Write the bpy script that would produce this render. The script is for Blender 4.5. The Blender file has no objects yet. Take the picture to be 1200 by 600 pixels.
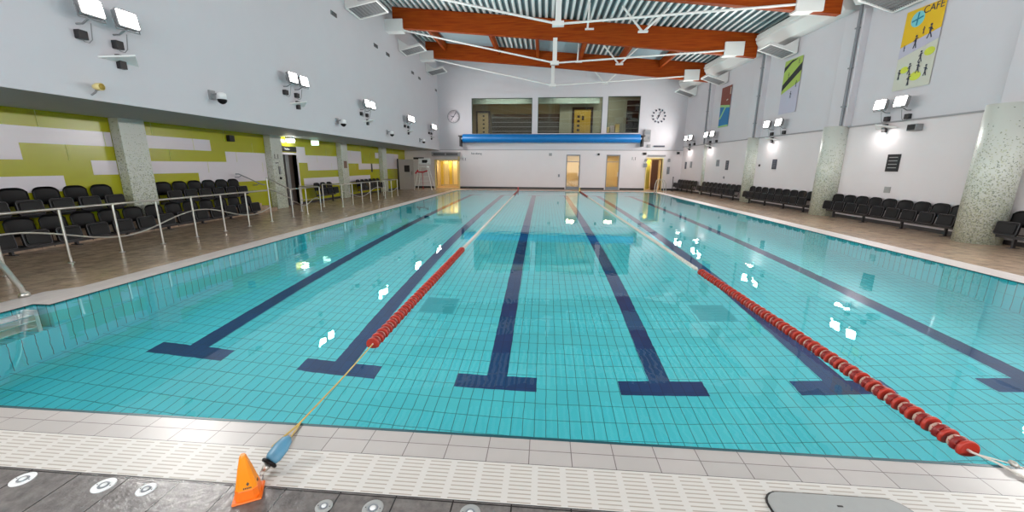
import bpy, math, random
from mathutils import Vector, Matrix
random.seed(7)
C = bpy.context.scene.collection
PI = math.pi

# ------------------------------------------------------------------ materials
def newmat(name):
    m = bpy.data.materials.new(name); m.use_nodes = True
    nt = m.node_tree
    b = nt.nodes['Principled BSDF']
    return m, nt, b

def lin(c):
    return tuple(((v/255.0)/12.92 if v/255.0 <= 0.04045 else (((v/255.0)+0.055)/1.055)**2.4) for v in c)

def flat(name, rgb, rough=0.5, metal=0.0, noise=0.0, scale=8.0, bump=0.0, spec=0.5):
    m, nt, b = newmat(name)
    col = lin(rgb)
    b.inputs['Roughness'].default_value = rough
    b.inputs['Metallic'].default_value = metal
    b.inputs['Specular IOR Level'].default_value = spec
    tc = nt.nodes.new('ShaderNodeTexCoord')
    nz = nt.nodes.new('ShaderNodeTexNoise'); nz.inputs['Scale'].default_value = scale; nz.inputs['Detail'].default_value = 4
    nt.links.new(tc.outputs['Object'], nz.inputs['Vector'])
    mx = nt.nodes.new('ShaderNodeMixRGB'); mx.blend_type = 'MULTIPLY'; mx.inputs['Fac'].default_value = noise
    mx.inputs['Color1'].default_value = (*col, 1)
    rp = nt.nodes.new('ShaderNodeValToRGB')
    rp.color_ramp.elements[0].position = .3; rp.color_ramp.elements[0].color = (.55, .55, .55, 1)
    rp.color_ramp.elements[1].position = .7; rp.color_ramp.elements[1].color = (1, 1, 1, 1)
    nt.links.new(nz.outputs['Fac'], rp.inputs['Fac']); nt.links.new(rp.outputs['Color'], mx.inputs['Color2'])
    nt.links.new(mx.outputs['Color'], b.inputs['Base Color'])
    if bump:
        bp = nt.nodes.new('ShaderNodeBump'); bp.inputs['Strength'].default_value = bump; bp.inputs['Distance'].default_value = .01
        nt.links.new(nz.outputs['Fac'], bp.inputs['Height']); nt.links.new(bp.outputs['Normal'], b.inputs['Normal'])
    return m

def tiles(name, c1, c2, grout, bw, bh, mortar, axes='xy', rough=.3, offset=0.0, bump=.3, noise=0.0, nscale=6, nbump=0, shift=(0, 0, 0)):
    """axes: which object axes feed the brick's length and height directions"""
    m, nt, b = newmat(name)
    tc = nt.nodes.new('ShaderNodeTexCoord'); sp = nt.nodes.new('ShaderNodeSeparateXYZ'); cb = nt.nodes.new('ShaderNodeCombineXYZ')
    add = nt.nodes.new('ShaderNodeVectorMath'); add.operation = 'ADD'; add.inputs[1].default_value = shift
    nt.links.new(tc.outputs['Object'], add.inputs[0]); nt.links.new(add.outputs[0], sp.inputs[0])
    nt.links.new(sp.outputs['XYZ'.index(axes[0].upper())], cb.inputs[0]); nt.links.new(sp.outputs['XYZ'.index(axes[1].upper())], cb.inputs[1])
    br = nt.nodes.new('ShaderNodeTexBrick'); nt.links.new(cb.outputs[0], br.inputs['Vector'])
    br.offset = offset; br.squash = 1
    br.inputs['Scale'].default_value = 1; br.inputs['Brick Width'].default_value = bw; br.inputs['Row Height'].default_value = bh
    br.inputs['Mortar Size'].default_value = mortar; br.inputs['Mortar Smooth'].default_value = .1
    br.inputs['Color1'].default_value = (*lin(c1), 1); br.inputs['Color2'].default_value = (*lin(c2), 1); br.inputs['Mortar'].default_value = (*lin(grout), 1)
    out = br.outputs['Color']
    b.inputs['Roughness'].default_value = rough
    h = br.outputs['Fac']
    bp = nt.nodes.new('ShaderNodeBump'); bp.invert = True; bp.inputs['Strength'].default_value = bump; bp.inputs['Distance'].default_value = .004
    nt.links.new(h, bp.inputs['Height'])
    nrm = bp.outputs['Normal']
    if noise:
        nz = nt.nodes.new('ShaderNodeTexNoise'); nz.inputs['Scale'].default_value = nscale; nz.inputs['Detail'].default_value = 6; nz.inputs['Roughness'].default_value = .65
        nt.links.new(tc.outputs['Object'], nz.inputs['Vector'])
        rp = nt.nodes.new('ShaderNodeValToRGB'); rp.color_ramp.elements[0].position = .3; rp.color_ramp.elements[0].color = (.4, .4, .4, 1)
        rp.color_ramp.elements[1].position = .7; rp.color_ramp.elements[1].color = (1.1, 1.1, 1.1, 1)
        nt.links.new(nz.outputs['Fac'], rp.inputs['Fac'])
        mx = nt.nodes.new('ShaderNodeMixRGB'); mx.blend_type = 'MULTIPLY'; mx.inputs['Fac'].default_value = noise
        nt.links.new(out, mx.inputs['Color1']); nt.links.new(rp.outputs['Color'], mx.inputs['Color2']); out = mx.outputs['Color']
        if nbump:
            b2 = nt.nodes.new('ShaderNodeBump'); b2.inputs['Strength'].default_value = nbump; b2.inputs['Distance'].default_value = .006
            nt.links.new(nz.outputs['Fac'], b2.inputs['Height']); nt.links.new(nrm, b2.inputs['Normal']); nrm = b2.outputs['Normal']
    nt.links.new(out, b.inputs['Base Color']); nt.links.new(nrm, b.inputs['Normal'])
    return m

def emis(name, rgb, s):
    m = bpy.data.materials.new(name); m.use_nodes = True; nt = m.node_tree
    nt.nodes.remove(nt.nodes['Principled BSDF'])
    e = nt.nodes.new('ShaderNodeEmission'); e.inputs['Color'].default_value = (*rgb, 1); e.inputs['Strength'].default_value = s
    nt.links.new(e.outputs[0], nt.nodes['Material Output'].inputs['Surface'])
    return m

M = {}
M['paint'] = flat('white_paint', (209, 206, 211), .75, noise=.05, scale=1.5, spec=.2)
M['paint_low'] = flat('white_paint_lower', (225, 218, 220), .6, noise=.05, scale=1.5)
M['grey_paint'] = flat('grey_soffit_paint', (166, 172, 178), .6, noise=.08, scale=2)
M['dark_trim'] = flat('dark_skirting', (48, 44, 44), .4)
M['ledge'] = flat('grey_ledge', (150, 150, 152), .5)
M['deck'] = tiles('deck_slate_tiles', (200, 172, 146), (182, 156, 134), (124, 106, 92), .6, .3, .004, 'yx', rough=.26, offset=.5, noise=.75, nscale=5, nbump=.35)
M['deck_near'] = tiles('deck_near_tiles', (134, 127, 124), (120, 113, 110), (52, 48, 47), .66, .3, .004, 'yx', rough=.22, offset=0, noise=.85, nscale=14, nbump=.8, shift=(.13, -1.66, 0))
M['coping'] = tiles('coping_tiles', (190, 182, 178), (184, 177, 173), (120, 108, 106), .25, .118, .0028, 'xy', rough=.35, shift=(.055, -2.19 + .118*30, 0), noise=.12, nscale=3)
M['coping_side'] = tiles('side_coping_tiles', (218, 208, 205), (210, 200, 198), (190, 180, 178), .25, .12, .002, 'yx', rough=.35, noise=.12, nscale=3)
M['pool_floor'] = tiles('pool_floor_tiles', (98, 246, 255), (88, 242, 254), (30, 156, 172), .244, .124, .0042, 'yx', rough=.4, shift=(.05, .1, 0), noise=.1, nscale=1.2)
M['pool_wall'] = tiles('pool_wall_tiles', (84, 246, 255), (74, 240, 252), (20, 110, 126), .125, .93, .004, 'yz', rough=.4, shift=(0, .02, .03))
M['pool_wall_x'] = tiles('pool_wall_tiles_cross', (84, 246, 255), (74, 240, 252), (20, 110, 126), .125, .93, .004, 'xz', rough=.4, shift=(0, .02, .03))
M['navy'] = tiles('navy_lane_tiles', (0, 76, 136), (0, 68, 126), (0, 50, 96), .244, .124, .003, 'yx', rough=.4, shift=(.05, .1, 0))
M['edge_dark'] = flat('dark_teal_edge', (14, 76, 86), .4)
M['steel'] = flat('brushed_steel', (196, 192, 184), .28, .85)
M['white_metal'] = flat('white_metal', (228, 228, 226), .4)
M['white_plastic'] = flat('white_plastic', (236, 236, 236), .35)
M['black_plastic'] = flat('black_seat_plastic', (9, 8, 11), .42, noise=.2, spec=.22)
M['rim_plastic'] = flat('seat_rim_plastic', (70, 68, 72), .35)
M['black_metal'] = flat('black_metal', (40, 38, 40), .4)
M['grey_plastic'] = flat('grey_plastic', (140, 140, 142), .5)
M['red'] = flat('red_float_plastic', (184, 50, 34), .35, noise=.25, scale=40)
M['maroon'] = flat('dark_red_float_plastic', (140, 26, 20), .4)
M['pale_float'] = flat('pale_float_plastic', (212, 172, 156), .4)
M['rope'] = flat('white_rope', (214, 206, 196), .7)
M['yellow_cord'] = flat('yellow_cord', (206, 176, 96), .7)
M['cone'] = flat('orange_cone_plastic', (250, 146, 8), .35, noise=.12, scale=10)
M['cone_low'] = flat('orange_red_cone_plastic', (244, 116, 24), .4)
M['blue_plastic'] = flat('blue_grey_plastic', (88, 140, 168), .4)
M['blue_roll'] = flat('blue_cover_foam', (0, 116, 190), .4, noise=.25, scale=3)
M['green'] = flat('green_panel', (172, 170, 24), .22, noise=.06, scale=2)
M['white_panel'] = flat('white_panel', (222, 214, 220), .22)
M['joint'] = flat('panel_joint', (190, 194, 96), .4)
M['door_dark'] = flat('dark_brown_door', (74, 62, 56), .4, noise=.2)
M['door_grey'] = flat('grey_door', (176, 168, 164), .4)
M['dark'] = flat('dark_void', (26, 25, 28), .6)
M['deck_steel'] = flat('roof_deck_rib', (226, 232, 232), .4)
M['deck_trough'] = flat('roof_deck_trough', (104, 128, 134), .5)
M['flat_panel'] = flat('roof_flat_panel', (150, 172, 182), .5, noise=.1, scale=.6)
M['cover_grey'] = flat('grey_cover_plate', (160, 160, 158), .45, noise=.08, scale=20)
M['yellow_panel'] = flat('yellow_cubicle_panel', (226, 196, 70), .4)
M['cream_panel'] = flat('cream_cubicle_panel', (236, 216, 150), .4)
M['tan'] = flat('tan_wall', (190, 172, 132), .6)
M['sage'] = flat('sage_wall', (146, 150, 134), .6)
M['teal_bulk'] = flat('teal_bulkhead', (140, 158, 152), .5)
M['shelf_dark'] = flat('dark_rack', (62, 56, 46), .6, noise=.5, scale=6)
M['ochre'] = flat('ochre_door', (170, 142, 50), .5)
M['red_paint'] = flat('red_paint', (190, 30, 44), .4)
M['clock_ink'] = flat('clock_ink', (52, 56, 74), .5)
M['pipe'] = flat('grey_pipe', (128, 132, 138), .4)
M['lamp'] = emis('floodlight_glow', (1, .97, .92), 8)
LAMP_W = 72
M['lamp_small'] = emis('small_lamp_glow', (1, .98, .9), 12)
M['exit'] = emis('exit_sign_glow', (.55, .95, .7), 2.4)
M['warm_lamp'] = emis('warm_lamp_glow', (1, .86, .6), 44)
M['gallery_fill'] = emis('gallery_fill_glow', (1, .97, .85), 11)

# glulam timber
def wood(name, c1, c2):
    m, nt, b = newmat(name)
    tc = nt.nodes.new('ShaderNodeTexCoord'); mp = nt.nodes.new('ShaderNodeMapping'); mp.inputs['Scale'].default_value = (.5, .5, 9)
    nz = nt.nodes.new('ShaderNodeTexNoise'); nz.inputs['Scale'].default_value = 2; nz.inputs['Detail'].default_value = 6
    rp = nt.nodes.new('ShaderNodeValToRGB'); rp.color_ramp.elements[0].position = .3; rp.color_ramp.elements[1].position = .7
    rp.color_ramp.elements[0].color = (*lin(c1), 1); rp.color_ramp.elements[1].color = (*lin(c2), 1)
    nt.links.new(tc.outputs['Object'], mp.inputs[0]); nt.links.new(mp.outputs[0], nz.inputs['Vector'])
    nt.links.new(nz.outputs['Fac'], rp.inputs['Fac']); nt.links.new(rp.outputs['Color'], b.inputs['Base Color'])
    b.inputs['Roughness'].default_value = .6; b.inputs['Specular IOR Level'].default_value = .15
    return m
M['wood'] = wood('orange_glulam', (128, 46, 4), (160, 72, 10))

# mosaic column: small chips, dense at the foot, sparse at the top
def mosaic():
    m, nt, b = newmat('column_mosaic')
    tc = nt.nodes.new('ShaderNodeTexCoord')
    vo = nt.nodes.new('ShaderNodeTexVoronoi'); vo.inputs['Scale'].default_value = 42
    nt.links.new(tc.outputs['Object'], vo.inputs['Vector'])
    sc = nt.nodes.new('ShaderNodeSeparateColor'); nt.links.new(vo.outputs['Color'], sc.inputs[0])
    sz = nt.nodes.new('ShaderNodeSeparateXYZ'); nt.links.new(tc.outputs['Object'], sz.inputs[0])
    mr = nt.nodes.new('ShaderNodeMapRange'); mr.inputs['From Min'].default_value = .1; mr.inputs['From Max'].default_value = 2.6
    mr.inputs['To Min'].default_value = 1.0; mr.inputs['To Max'].default_value = .03
    nt.links.new(sz.outputs[2], mr.inputs['Value'])
    lt = nt.nodes.new('ShaderNodeMath'); lt.operation = 'LESS_THAN'
    nt.links.new(sc.outputs[0], lt.inputs[0]); nt.links.new(mr.outputs[0], lt.inputs[1])
    ds = nt.nodes.new('ShaderNodeMath'); ds.operation = 'LESS_THAN'; ds.inputs[1].default_value = .62
    nt.links.new(vo.outputs['Distance'], ds.inputs[0])
    mu = nt.nodes.new('ShaderNodeMath'); mu.operation = 'MULTIPLY'
    nt.links.new(lt.outputs[0], mu.inputs[0]); nt.links.new(ds.outputs[0], mu.inputs[1])
    rp = nt.nodes.new('ShaderNodeValToRGB'); rp.color_ramp.interpolation = 'CONSTANT'
    e = rp.color_ramp.elements; e[0].color = (*lin((158, 162, 140)), 1); e[1].position = .3; e[1].color = (*lin((194, 197, 172)), 1)
    x = e.new(.62); x.color = (*lin((136, 143, 130)), 1); x = e.new(.8); x.color = (*lin((178, 183, 160)), 1)
    nt.links.new(sc.outputs[1], rp.inputs['Fac'])
    mx = nt.nodes.new('ShaderNodeMixRGB'); mx.inputs['Color1'].default_value = (*lin((204, 206, 198)), 1)
    nt.links.new(mu.outputs[0], mx.inputs['Fac']); nt.links.new(rp.outputs['Color'], mx.inputs['Color2'])
    nt.links.new(mx.outputs['Color'], b.inputs['Base Color']); b.inputs['Roughness'].default_value = .35
    return m
M['mosaic'] = mosaic()

# slotted grating: white bars with rows of short slots, panel strips between
def grating():
    m, nt, b = newmat('slotted_grating')
    tc = nt.nodes.new('ShaderNodeTexCoord')
    br = nt.nodes.new('ShaderNodeTexBrick'); br.offset = .0; br.inputs['Scale'].default_value = 1
    br.inputs['Brick Width'].default_value = .15; br.inputs['Row Height'].default_value = .0235
    br.inputs['Mortar Size'].default_value = .0115; br.inputs['Mortar Smooth'].default_value = .0
    mp = nt.nodes.new('ShaderNodeMapping'); mp.inputs['Scale'].default_value = (1, 1, 1)
    nt.links.new(tc.outputs['Object'], mp.inputs[0])
    # separate mortar sizes along the two axes: stretch x so the strips are wider than the bars
    sp = nt.nodes.new('ShaderNodeSeparateXYZ'); nt.links.new(mp.outputs[0], sp.inputs[0])
    def pulse(src, period, duty):
        d = nt.nodes.new('ShaderNodeMath'); d.operation = 'DIVIDE'; d.inputs[1].default_value = period; nt.links.new(src, d.inputs[0])
        f = nt.nodes.new('ShaderNodeMath'); f.operation = 'FRACT'; nt.links.new(d.outputs[0], f.inputs[0])
        l = nt.nodes.new('ShaderNodeMath'); l.operation = 'LESS_THAN'; l.inputs[1].default_value = duty; nt.links.new(f.outputs[0], l.inputs[0])
        return l.outputs[0]
    a = pulse(sp.outputs[0], .155, .78); c = pulse(sp.outputs[1], .0275, .30)
    mu = nt.nodes.new('ShaderNodeMath'); mu.operation = 'MULTIPLY'; nt.links.new(a, mu.inputs[0]); nt.links.new(c, mu.inputs[1])
    mx = nt.nodes.new('ShaderNodeMixRGB'); mx.inputs['Color1'].default_value = (*lin((212, 206, 200)), 1); mx.inputs['Color2'].default_value = (*lin((176, 164, 152)), 1)
    nt.links.new(mu.outputs[0], mx.inputs['Fac']); nt.links.new(mx.outputs['Color'], b.inputs['Base Color'])
    bp = nt.nodes.new('ShaderNodeBump'); bp.invert = True; bp.inputs['Distance'].default_value = .004; bp.inputs['Strength'].default_value = .5
    nt.links.new(mu.outputs[0], bp.inputs['Height']); nt.links.new(bp.outputs['Normal'], b.inputs['Normal'])
    b.inputs['Roughness'].default_value = .4
    return m
M['grating'] = grating()

def water():
    m = bpy.data.materials.new('pool_water'); m.use_nodes = True; nt = m.node_tree
    nt.nodes.remove(nt.nodes['Principled BSDF'])
    g = nt.nodes.new('ShaderNodeBsdfGlass'); g.inputs['IOR'].default_value = 1.33; g.inputs['Roughness'].default_value = 0
    g.inputs['Color'].default_value = (1, 1, 1, 1)
    tc = nt.nodes.new('ShaderNodeTexCoord')
    n1 = nt.nodes.new('ShaderNodeTexNoise'); n1.inputs['Scale'].default_value = 3.2; n1.inputs['Detail'].default_value = 2
    n2 = nt.nodes.new('ShaderNodeTexNoise'); n2.inputs['Scale'].default_value = .35; n2.inputs['Detail'].default_value = 1
    nt.links.new(tc.outputs['Object'], n1.inputs['Vector']); nt.links.new(tc.outputs['Object'], n2.inputs['Vector'])
    ml = nt.nodes.new('ShaderNodeMath'); ml.operation = 'MULTIPLY'; nt.links.new(n1.outputs['Fac'], ml.inputs[0]); nt.links.new(n2.outputs['Fac'], ml.inputs[1])
    bp = nt.nodes.new('ShaderNodeBump'); bp.inputs['Strength'].default_value = .45; bp.inputs['Distance'].default_value = .007
    nt.links.new(ml.outputs[0], bp.inputs['Height']); nt.links.new(bp.outputs['Normal'], g.inputs['Normal'])
    nt.links.new(g.outputs[0], nt.nodes['Material Output'].inputs['Surface'])
    return m
M['water'] = water()

def glass(name, tint, refl=.12):
    m = bpy.data.materials.new(name); m.use_nodes = True; nt = m.node_tree
    nt.nodes.remove(nt.nodes['Principled BSDF'])
    t = nt.nodes.new('ShaderNodeBsdfTransparent'); t.inputs['Color'].default_value = (*tint, 1)
    g = nt.nodes.new('ShaderNodeBsdfGlossy'); g.inputs['Roughness'].default_value = .02
    fr = nt.nodes.new('ShaderNodeFresnel'); fr.inputs['IOR'].default_value = 1.5
    mx = nt.nodes.new('ShaderNodeMixShader'); nt.links.new(fr.outputs[0], mx.inputs[0]); nt.links.new(t.outputs[0], mx.inputs[1]); nt.links.new(g.outputs[0], mx.inputs[2])
    nt.links.new(mx.outputs[0], nt.nodes['Material Output'].inputs['Surface'])
    return m
M['glass'] = glass('window_glass', (.80, .82, .80))
M['door_glass'] = glass('door_glass', (.9, .88, .8))
M['clear'] = glass('clear_cover', (.9, .9, .92))

# ------------------------------------------------------------------ mesh builder
class MB:
    def __init__(s): s.v = []; s.f = []; s.mi = []; s.sm = []
    def add(s, vs, fs, mi=0, smooth=False):
        b = len(s.v); s.v += [tuple(p) for p in vs]
        for f in fs: s.f.append(tuple(b+i for i in f)); s.mi.append(mi); s.sm.append(smooth)
        return s
    def box(s, x0, x1, y0, y1, z0, z1, mi=0, mtx=None):
        x0, x1 = min(x0, x1), max(x0, x1); y0, y1 = min(y0, y1), max(y0, y1); z0, z1 = min(z0, z1), max(z0, z1)
        vs = [Vector(p) for p in [(x0, y0, z0), (x1, y0, z0), (x1, y1, z0), (x0, y1, z0), (x0, y0, z1), (x1, y0, z1), (x1, y1, z1), (x0, y1, z1)]]
        if mtx: vs = [mtx @ p for p in vs]
        return s.add(vs, [(0, 3, 2, 1), (4, 5, 6, 7), (0, 1, 5, 4), (1, 2, 6, 5), (2, 3, 7, 6), (3, 0, 4, 7)], mi)
    def rbox(s, w, d, h, r, mtx, mi=0, seg=4):
        """rounded slab: outline w x h with corner radius r in the XZ plane, thickness d along Y, centred"""
        pts = []
        for cx, cz, a0 in ((w/2-r, h/2-r, 0), (-w/2+r, h/2-r, 90), (-w/2+r, -h/2+r, 180), (w/2-r, -h/2+r, 270)):
            for k in range(seg+1):
                a = math.radians(a0+90*k/seg); pts.append((cx+r*math.cos(a), cz+r*math.sin(a)))
        return s.prism(pts, d, mtx, mi)
    def prism(s, pts, d, mtx=None, mi=0, y0=None):
        """outline pts (x,z) given thickness d along Y; centred unless y0 is given"""
        a = -d/2 if y0 is None else y0; n = len(pts)
        vs = [Vector((p[0], a, p[1])) for p in pts]+[Vector((p[0], a+d, p[1])) for p in pts]
        if mtx: vs = [mtx @ p for p in vs]
        fs = [tuple(range(n)), tuple(range(2*n-1, n-1, -1))]+[(i, i+n, (i+1) % n+n, (i+1) % n) for i in range(n)]
        return s.add(vs, fs, mi)
    def tube(s, pts, r, seg=8, mi=0, closed=False):
        pts = [Vector(p) for p in pts]; n = len(pts); rings = []
        up = None
        for i, p in enumerate(pts):
            d = (pts[(i+1) % n]-pts[i-1]) if closed else (pts[min(i+1, n-1)]-pts[max(i-1, 0)])
            d.normalize()
            if up is None or abs(up.dot(d)) > .99:
                up = Vector((0, 0, 1)) if abs(d.z) < .9 else Vector((1, 0, 0))
            a = d.cross(up).normalized(); b = a.cross(d).normalized(); up = b
            rings.append([p+a*(r*math.cos(2*PI*k/seg))+b*(r*math.sin(2*PI*k/seg)) for k in range(seg)])
        vs = [q for rg in rings for q in rg]; fs = []
        for i in range(n if closed else n-1):
            j = (i+1) % n
            for k in range(seg): fs.append((i*seg+k, i*seg+(k+1) % seg, j*seg+(k+1) % seg, j*seg+k))
        s.add(vs, fs, mi, True)
        if not closed: s.add(rings[0], [tuple(range(seg))][::1], mi); s.add(rings[-1], [tuple(range(seg-1, -1, -1))], mi)
        return s
    def lathe(s, prof, mtx=None, seg=24, mi=0, smooth=True):
        """prof: (radius, z) list around Z"""
        vs = []; n = len(prof)
        for r, z in prof:
            for k in range(seg): vs.append(Vector((r*math.cos(2*PI*k/seg), r*math.sin(2*PI*k/seg), z)))
        if mtx: vs = [mtx @ p for p in vs]
        fs = [(i*seg+k, i*seg+(k+1) % seg, (i+1)*seg+(k+1) % seg, (i+1)*seg+k) for i in range(n-1) for k in range(seg)]
        fs += [tuple(range(seg-1, -1, -1)), tuple((n-1)*seg+k for k in range(seg))]
        return s.add(vs, fs, mi, smooth)
    def build(s, name, mats, parent=None, origin=None, bevel=0):
        """origin given: vertices are world coordinates, moved to be local to it"""
        if not isinstance(mats, (list, tuple)): mats = [mats]
        o = Vector(origin) if origin is not None else Vector((0, 0, 0))
        me = bpy.data.meshes.new(name); me.from_pydata([Vector(p)-o for p in s.v], [], s.f)
        for m in mats: me.materials.append(M[m] if isinstance(m, str) else m)
        me.polygons.foreach_set('material_index', s.mi); me.polygons.foreach_set('use_smooth', s.sm)
        me.update()
        ob = bpy.data.objects.new(name, me); C.objects.link(ob)
        if parent is not None: ob.parent = parent
        elif origin is not None: ob.location = o
        if bevel:
            b = ob.modifiers.new('bevel', 'BEVEL'); b.width = bevel; b.segments = 2; b.limit_method = 'ANGLE'
        return ob

def T(x, y, z, rx=0, ry=0, rz=0):
    return Matrix.Translation((x, y, z)) @ Matrix.Rotation(rz, 4, 'Z') @ Matrix.Rotation(ry, 4, 'Y') @ Matrix.Rotation(rx, 4, 'X')
def basis(x, y, z, o=(0, 0, 0)):
    m = Matrix((Vector(x).normalized(), Vector(y).normalized(), Vector(z).normalized())).transposed().to_4x4(); m.translation = Vector(o); return m

def tag(o, label, cat, group=None, kind=None):
    if label: o['label'] = label
    if cat: o['category'] = cat
    if group: o['group'] = group
    if kind: o['kind'] = kind
    return o
def thing(name, loc, label, cat, group=None, rz=0, kind=None):
    o = bpy.data.objects.new(name, None); o.empty_display_size = .1; C.objects.link(o)
    o.location = loc; o.rotation_euler = (0, 0, rz); return tag(o, label, cat, group, kind)
def struct(o, label=None, cat=None, group=None):
    o['kind'] = 'structure'
    return tag(o, label, cat, group)
def dup(root, loc, rz=None, label=None, group=None):
    r = root.copy(); C.objects.link(r); r.location = loc
    if rz is not None: r.rotation_euler = (0, 0, rz)
    if label: r['label'] = label
    if group: r['group'] = group
    for ch in list(root.children):
        c = ch.copy(); C.objects.link(c); c.parent = r
        for g in list(ch.children):
            d = g.copy(); C.objects.link(d); d.parent = c
    return r
def text(s, size, name, mat, parent, loc, rot, ext=.002, xs=1):
    cu = bpy.data.curves.new(name, 'FONT'); cu.body = s; cu.size = size; cu.extrude = ext; cu.align_x = 'CENTER'; cu.align_y = 'CENTER'
    cu.materials.append(M[mat]); t_ = bpy.data.objects.new(name, cu); C.objects.link(t_)
    me = bpy.data.meshes.new_from_object(t_.evaluated_get(bpy.context.evaluated_depsgraph_get())); bpy.data.objects.remove(t_)
    o = bpy.data.objects.new(name, me); C.objects.link(o); o.parent = parent
    o.location = loc; o.rotation_euler = rot; o.scale = (xs, 1, 1); return o

def wallholes(u0, u1, w0, w1, holes, put):
    """cut rectangular holes (a,b,c,d) out of the rectangle; put(ua,ub,wa,wb) is called for each solid cell"""
    us = sorted({u0, u1, *[h[0] for h in holes], *[h[1] for h in holes]}); ws = sorted({w0, w1, *[h[2] for h in holes], *[h[3] for h in holes]})
    for a, b in zip(us, us[1:]):
        if a < u0-1e-6 or b > u1+1e-6: continue
        run = None
        for c, d in zip(ws, ws[1:]):
            if c < w0-1e-6 or d > w1+1e-6: continue
            cu, cw = (a+b)/2, (c+d)/2
            solid = not any(h[0] < cu < h[1] and h[2] < cw < h[3] for h in holes)
            if solid: run = [run[0], d] if run else [c, d]
            if (not solid) and run: put(a, b, *run); run = None
        if run: put(a, b, *run)

ORD = ['first', 'second', 'third', 'fourth', 'fifth', 'sixth', 'seventh', 'eighth', 'ninth', 'tenth', 'eleventh', 'twelfth', 'thirteenth', 'fourteenth', 'fifteenth']
# ------------------------------------------------------------------ dimensions
XL, XR, Y0, Y1 = -5.95, 7.18, 2.19, 26.95
YF = 29.6            # far wall
YB = -6.0            # rear end of the hall, behind the camera
ZS = 2.76            # soffit
XU = -7.8            # upper left wall
XG = -10.46          # green panelled wall
XC = -10.2           # front of left columns
D = 1.83             # pool depth
ZW = -.013           # water
def wx(y): return 10.45-.042*(y-9.5)
def rz_(x): return 8.37-.087*x

# ------------------------------------------------------------------ setting: floors
fl = MB()
fl.box(-11, -6.4, YB, YF+.3, -.3, 0)                # left deck
fl.box(7.66, 11.2, YB, YF+.3, -.3, 0)               # right deck
fl.box(-6.4, 7.66, 27.4, YF+.3, -.3, 0)             # far deck
struct(fl.build('floor', 'deck'), 'brown grey slate tiled deck around the pool', 'floor')
fn = MB(); fn.box(-6.4, 7.66, YB, 1.67, -.3, .0)
struct(fn.build('floor_near', 'deck_near'), 'dark grey slate tiled deck before the white grating', 'floor')
# pool: basin, coping and markings
pool = thing('swimming_pool', (0, 0, 0), 'long turquoise tiled swimming pool with navy lane lines', 'pool', kind='structure')
NY0, NY1, NX = 2.9, 4.06, -6.17                      # step niche in the left wall
b = MB(); b.add([(XL, Y0, -D), (XR, Y0, -D), (XR, Y1, -D), (XL, Y1, -D)], [(0, 1, 2, 3)]); b.build('pool_floor', 'pool_floor', pool)
b = MB()
def quad(b, *p): b.add(p, [(0, 1, 2, 3)])
quad(b, (XL, NY1, 0), (XL, Y1, 0), (XL, Y1, -D), (XL, NY1, -D)); quad(b, (XL, Y0, -.97), (XL, NY1, -.97), (XL, NY1, -D), (XL, Y0, -D))
quad(b, (XL, Y0, 0), (XL, NY0, 0), (XL, NY0, -.97), (XL, Y0, -.97)); quad(b, (NX, NY0, 0), (NX, NY1, 0), (NX, NY1, -.97), (NX, NY0, -.97))
quad(b, (XR, Y1, 0), (XR, Y0, 0), (XR, Y0, -D), (XR, Y1, -D)); b.build('side_wall', 'pool_wall', pool)
b = MB(); quad(b, (NX, NY1, 0), (XL, NY1, 0), (XL, NY1, -.97), (NX, NY1, -.97)); quad(b, (XL, NY0, 0), (NX, NY0, 0), (NX, NY0, -.97), (XL, NY0, -.97))
quad(b, (XL, Y1, 0), (XR, Y1, 0), (XR, Y1, -D), (XL, Y1, -D)); quad(b, (XR, Y0, 0), (XL, Y0, 0), (XL, Y0, -D), (XR, Y0, -D)); b.build('end_wall', 'pool_wall_x', pool)
b = MB(); quad(b, (NX, NY0, -.97), (XL, NY0, -.97), (XL, NY1, -.97), (NX, NY1, -.97)); b.build('step_niche_ledge', 'pool_wall', pool)
b = MB()  # thin dark tile line round the water's edge
b.box(XL, XR, Y0-.02, Y0, -.2, .002); b.box(XL-.012, XL, NY1, Y1, -.012, .0015); b.box(NX-.012, NX, NY0, NY1, -.012, .0015)
b.box(NX, XL, NY1, NY1+.012, -.012, .0015); b.box(XR, XR+.012, Y0, Y1, -.012, .0015); b.box(XL, XR, Y1, Y1+.012, -.012, .0015); b.build('edge_line', 'edge_dark', pool)
b = MB(); b.box(-6.4, 7.66, 1.957, Y0-.02, -.25, 0); b.build('near_coping', 'coping', pool)
b = MB()
b.box(XR+.012, 7.66, Y0-.02, 27.4, -.25, .004)
b.prism([(-6.62, 1.957), (NX-.012, 1.957), (NX-.012, NY1+.012), (XL-.012, NY1+.012), (XL-.012, 27.4), (-6.4, 27.4), (-6.4, 4.75), (-6.62, 4.5)], .254,
        Matrix(((1, 0, 0, 0), (0, 0, 1, 0), (0, 1, 0, -.123), (0, 0, 0, 1))))
b.box(XL-.012, XR+.012, Y1+.012, 27.4, -.25, .004)
b.build('side_coping', 'coping_side', pool)
XS = [-4.52+1.99*i for i in range(6)]
for x in XS:
    m = MB(); x2 = x-.02
    m.prism([(x-.5, 4.24), (x+.5, 4.24), (x+.5, 4.49), (x+.125, 4.49), (x+.0, 25.2), (x+.5, 25.2), (x+.5, 25.45), (x-.5, 25.45), (x-.5, 25.2), (x-.25, 25.2), (x-.125, 4.49), (x-.5, 4.49)][::1], .004,
            Matrix(((1, 0, 0, 0), (0, 0, 1, 0), (0, 1, 0, -D+.003), (0, 0, 0, 1))))
    m.build('lane_marking', 'navy', pool)
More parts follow.
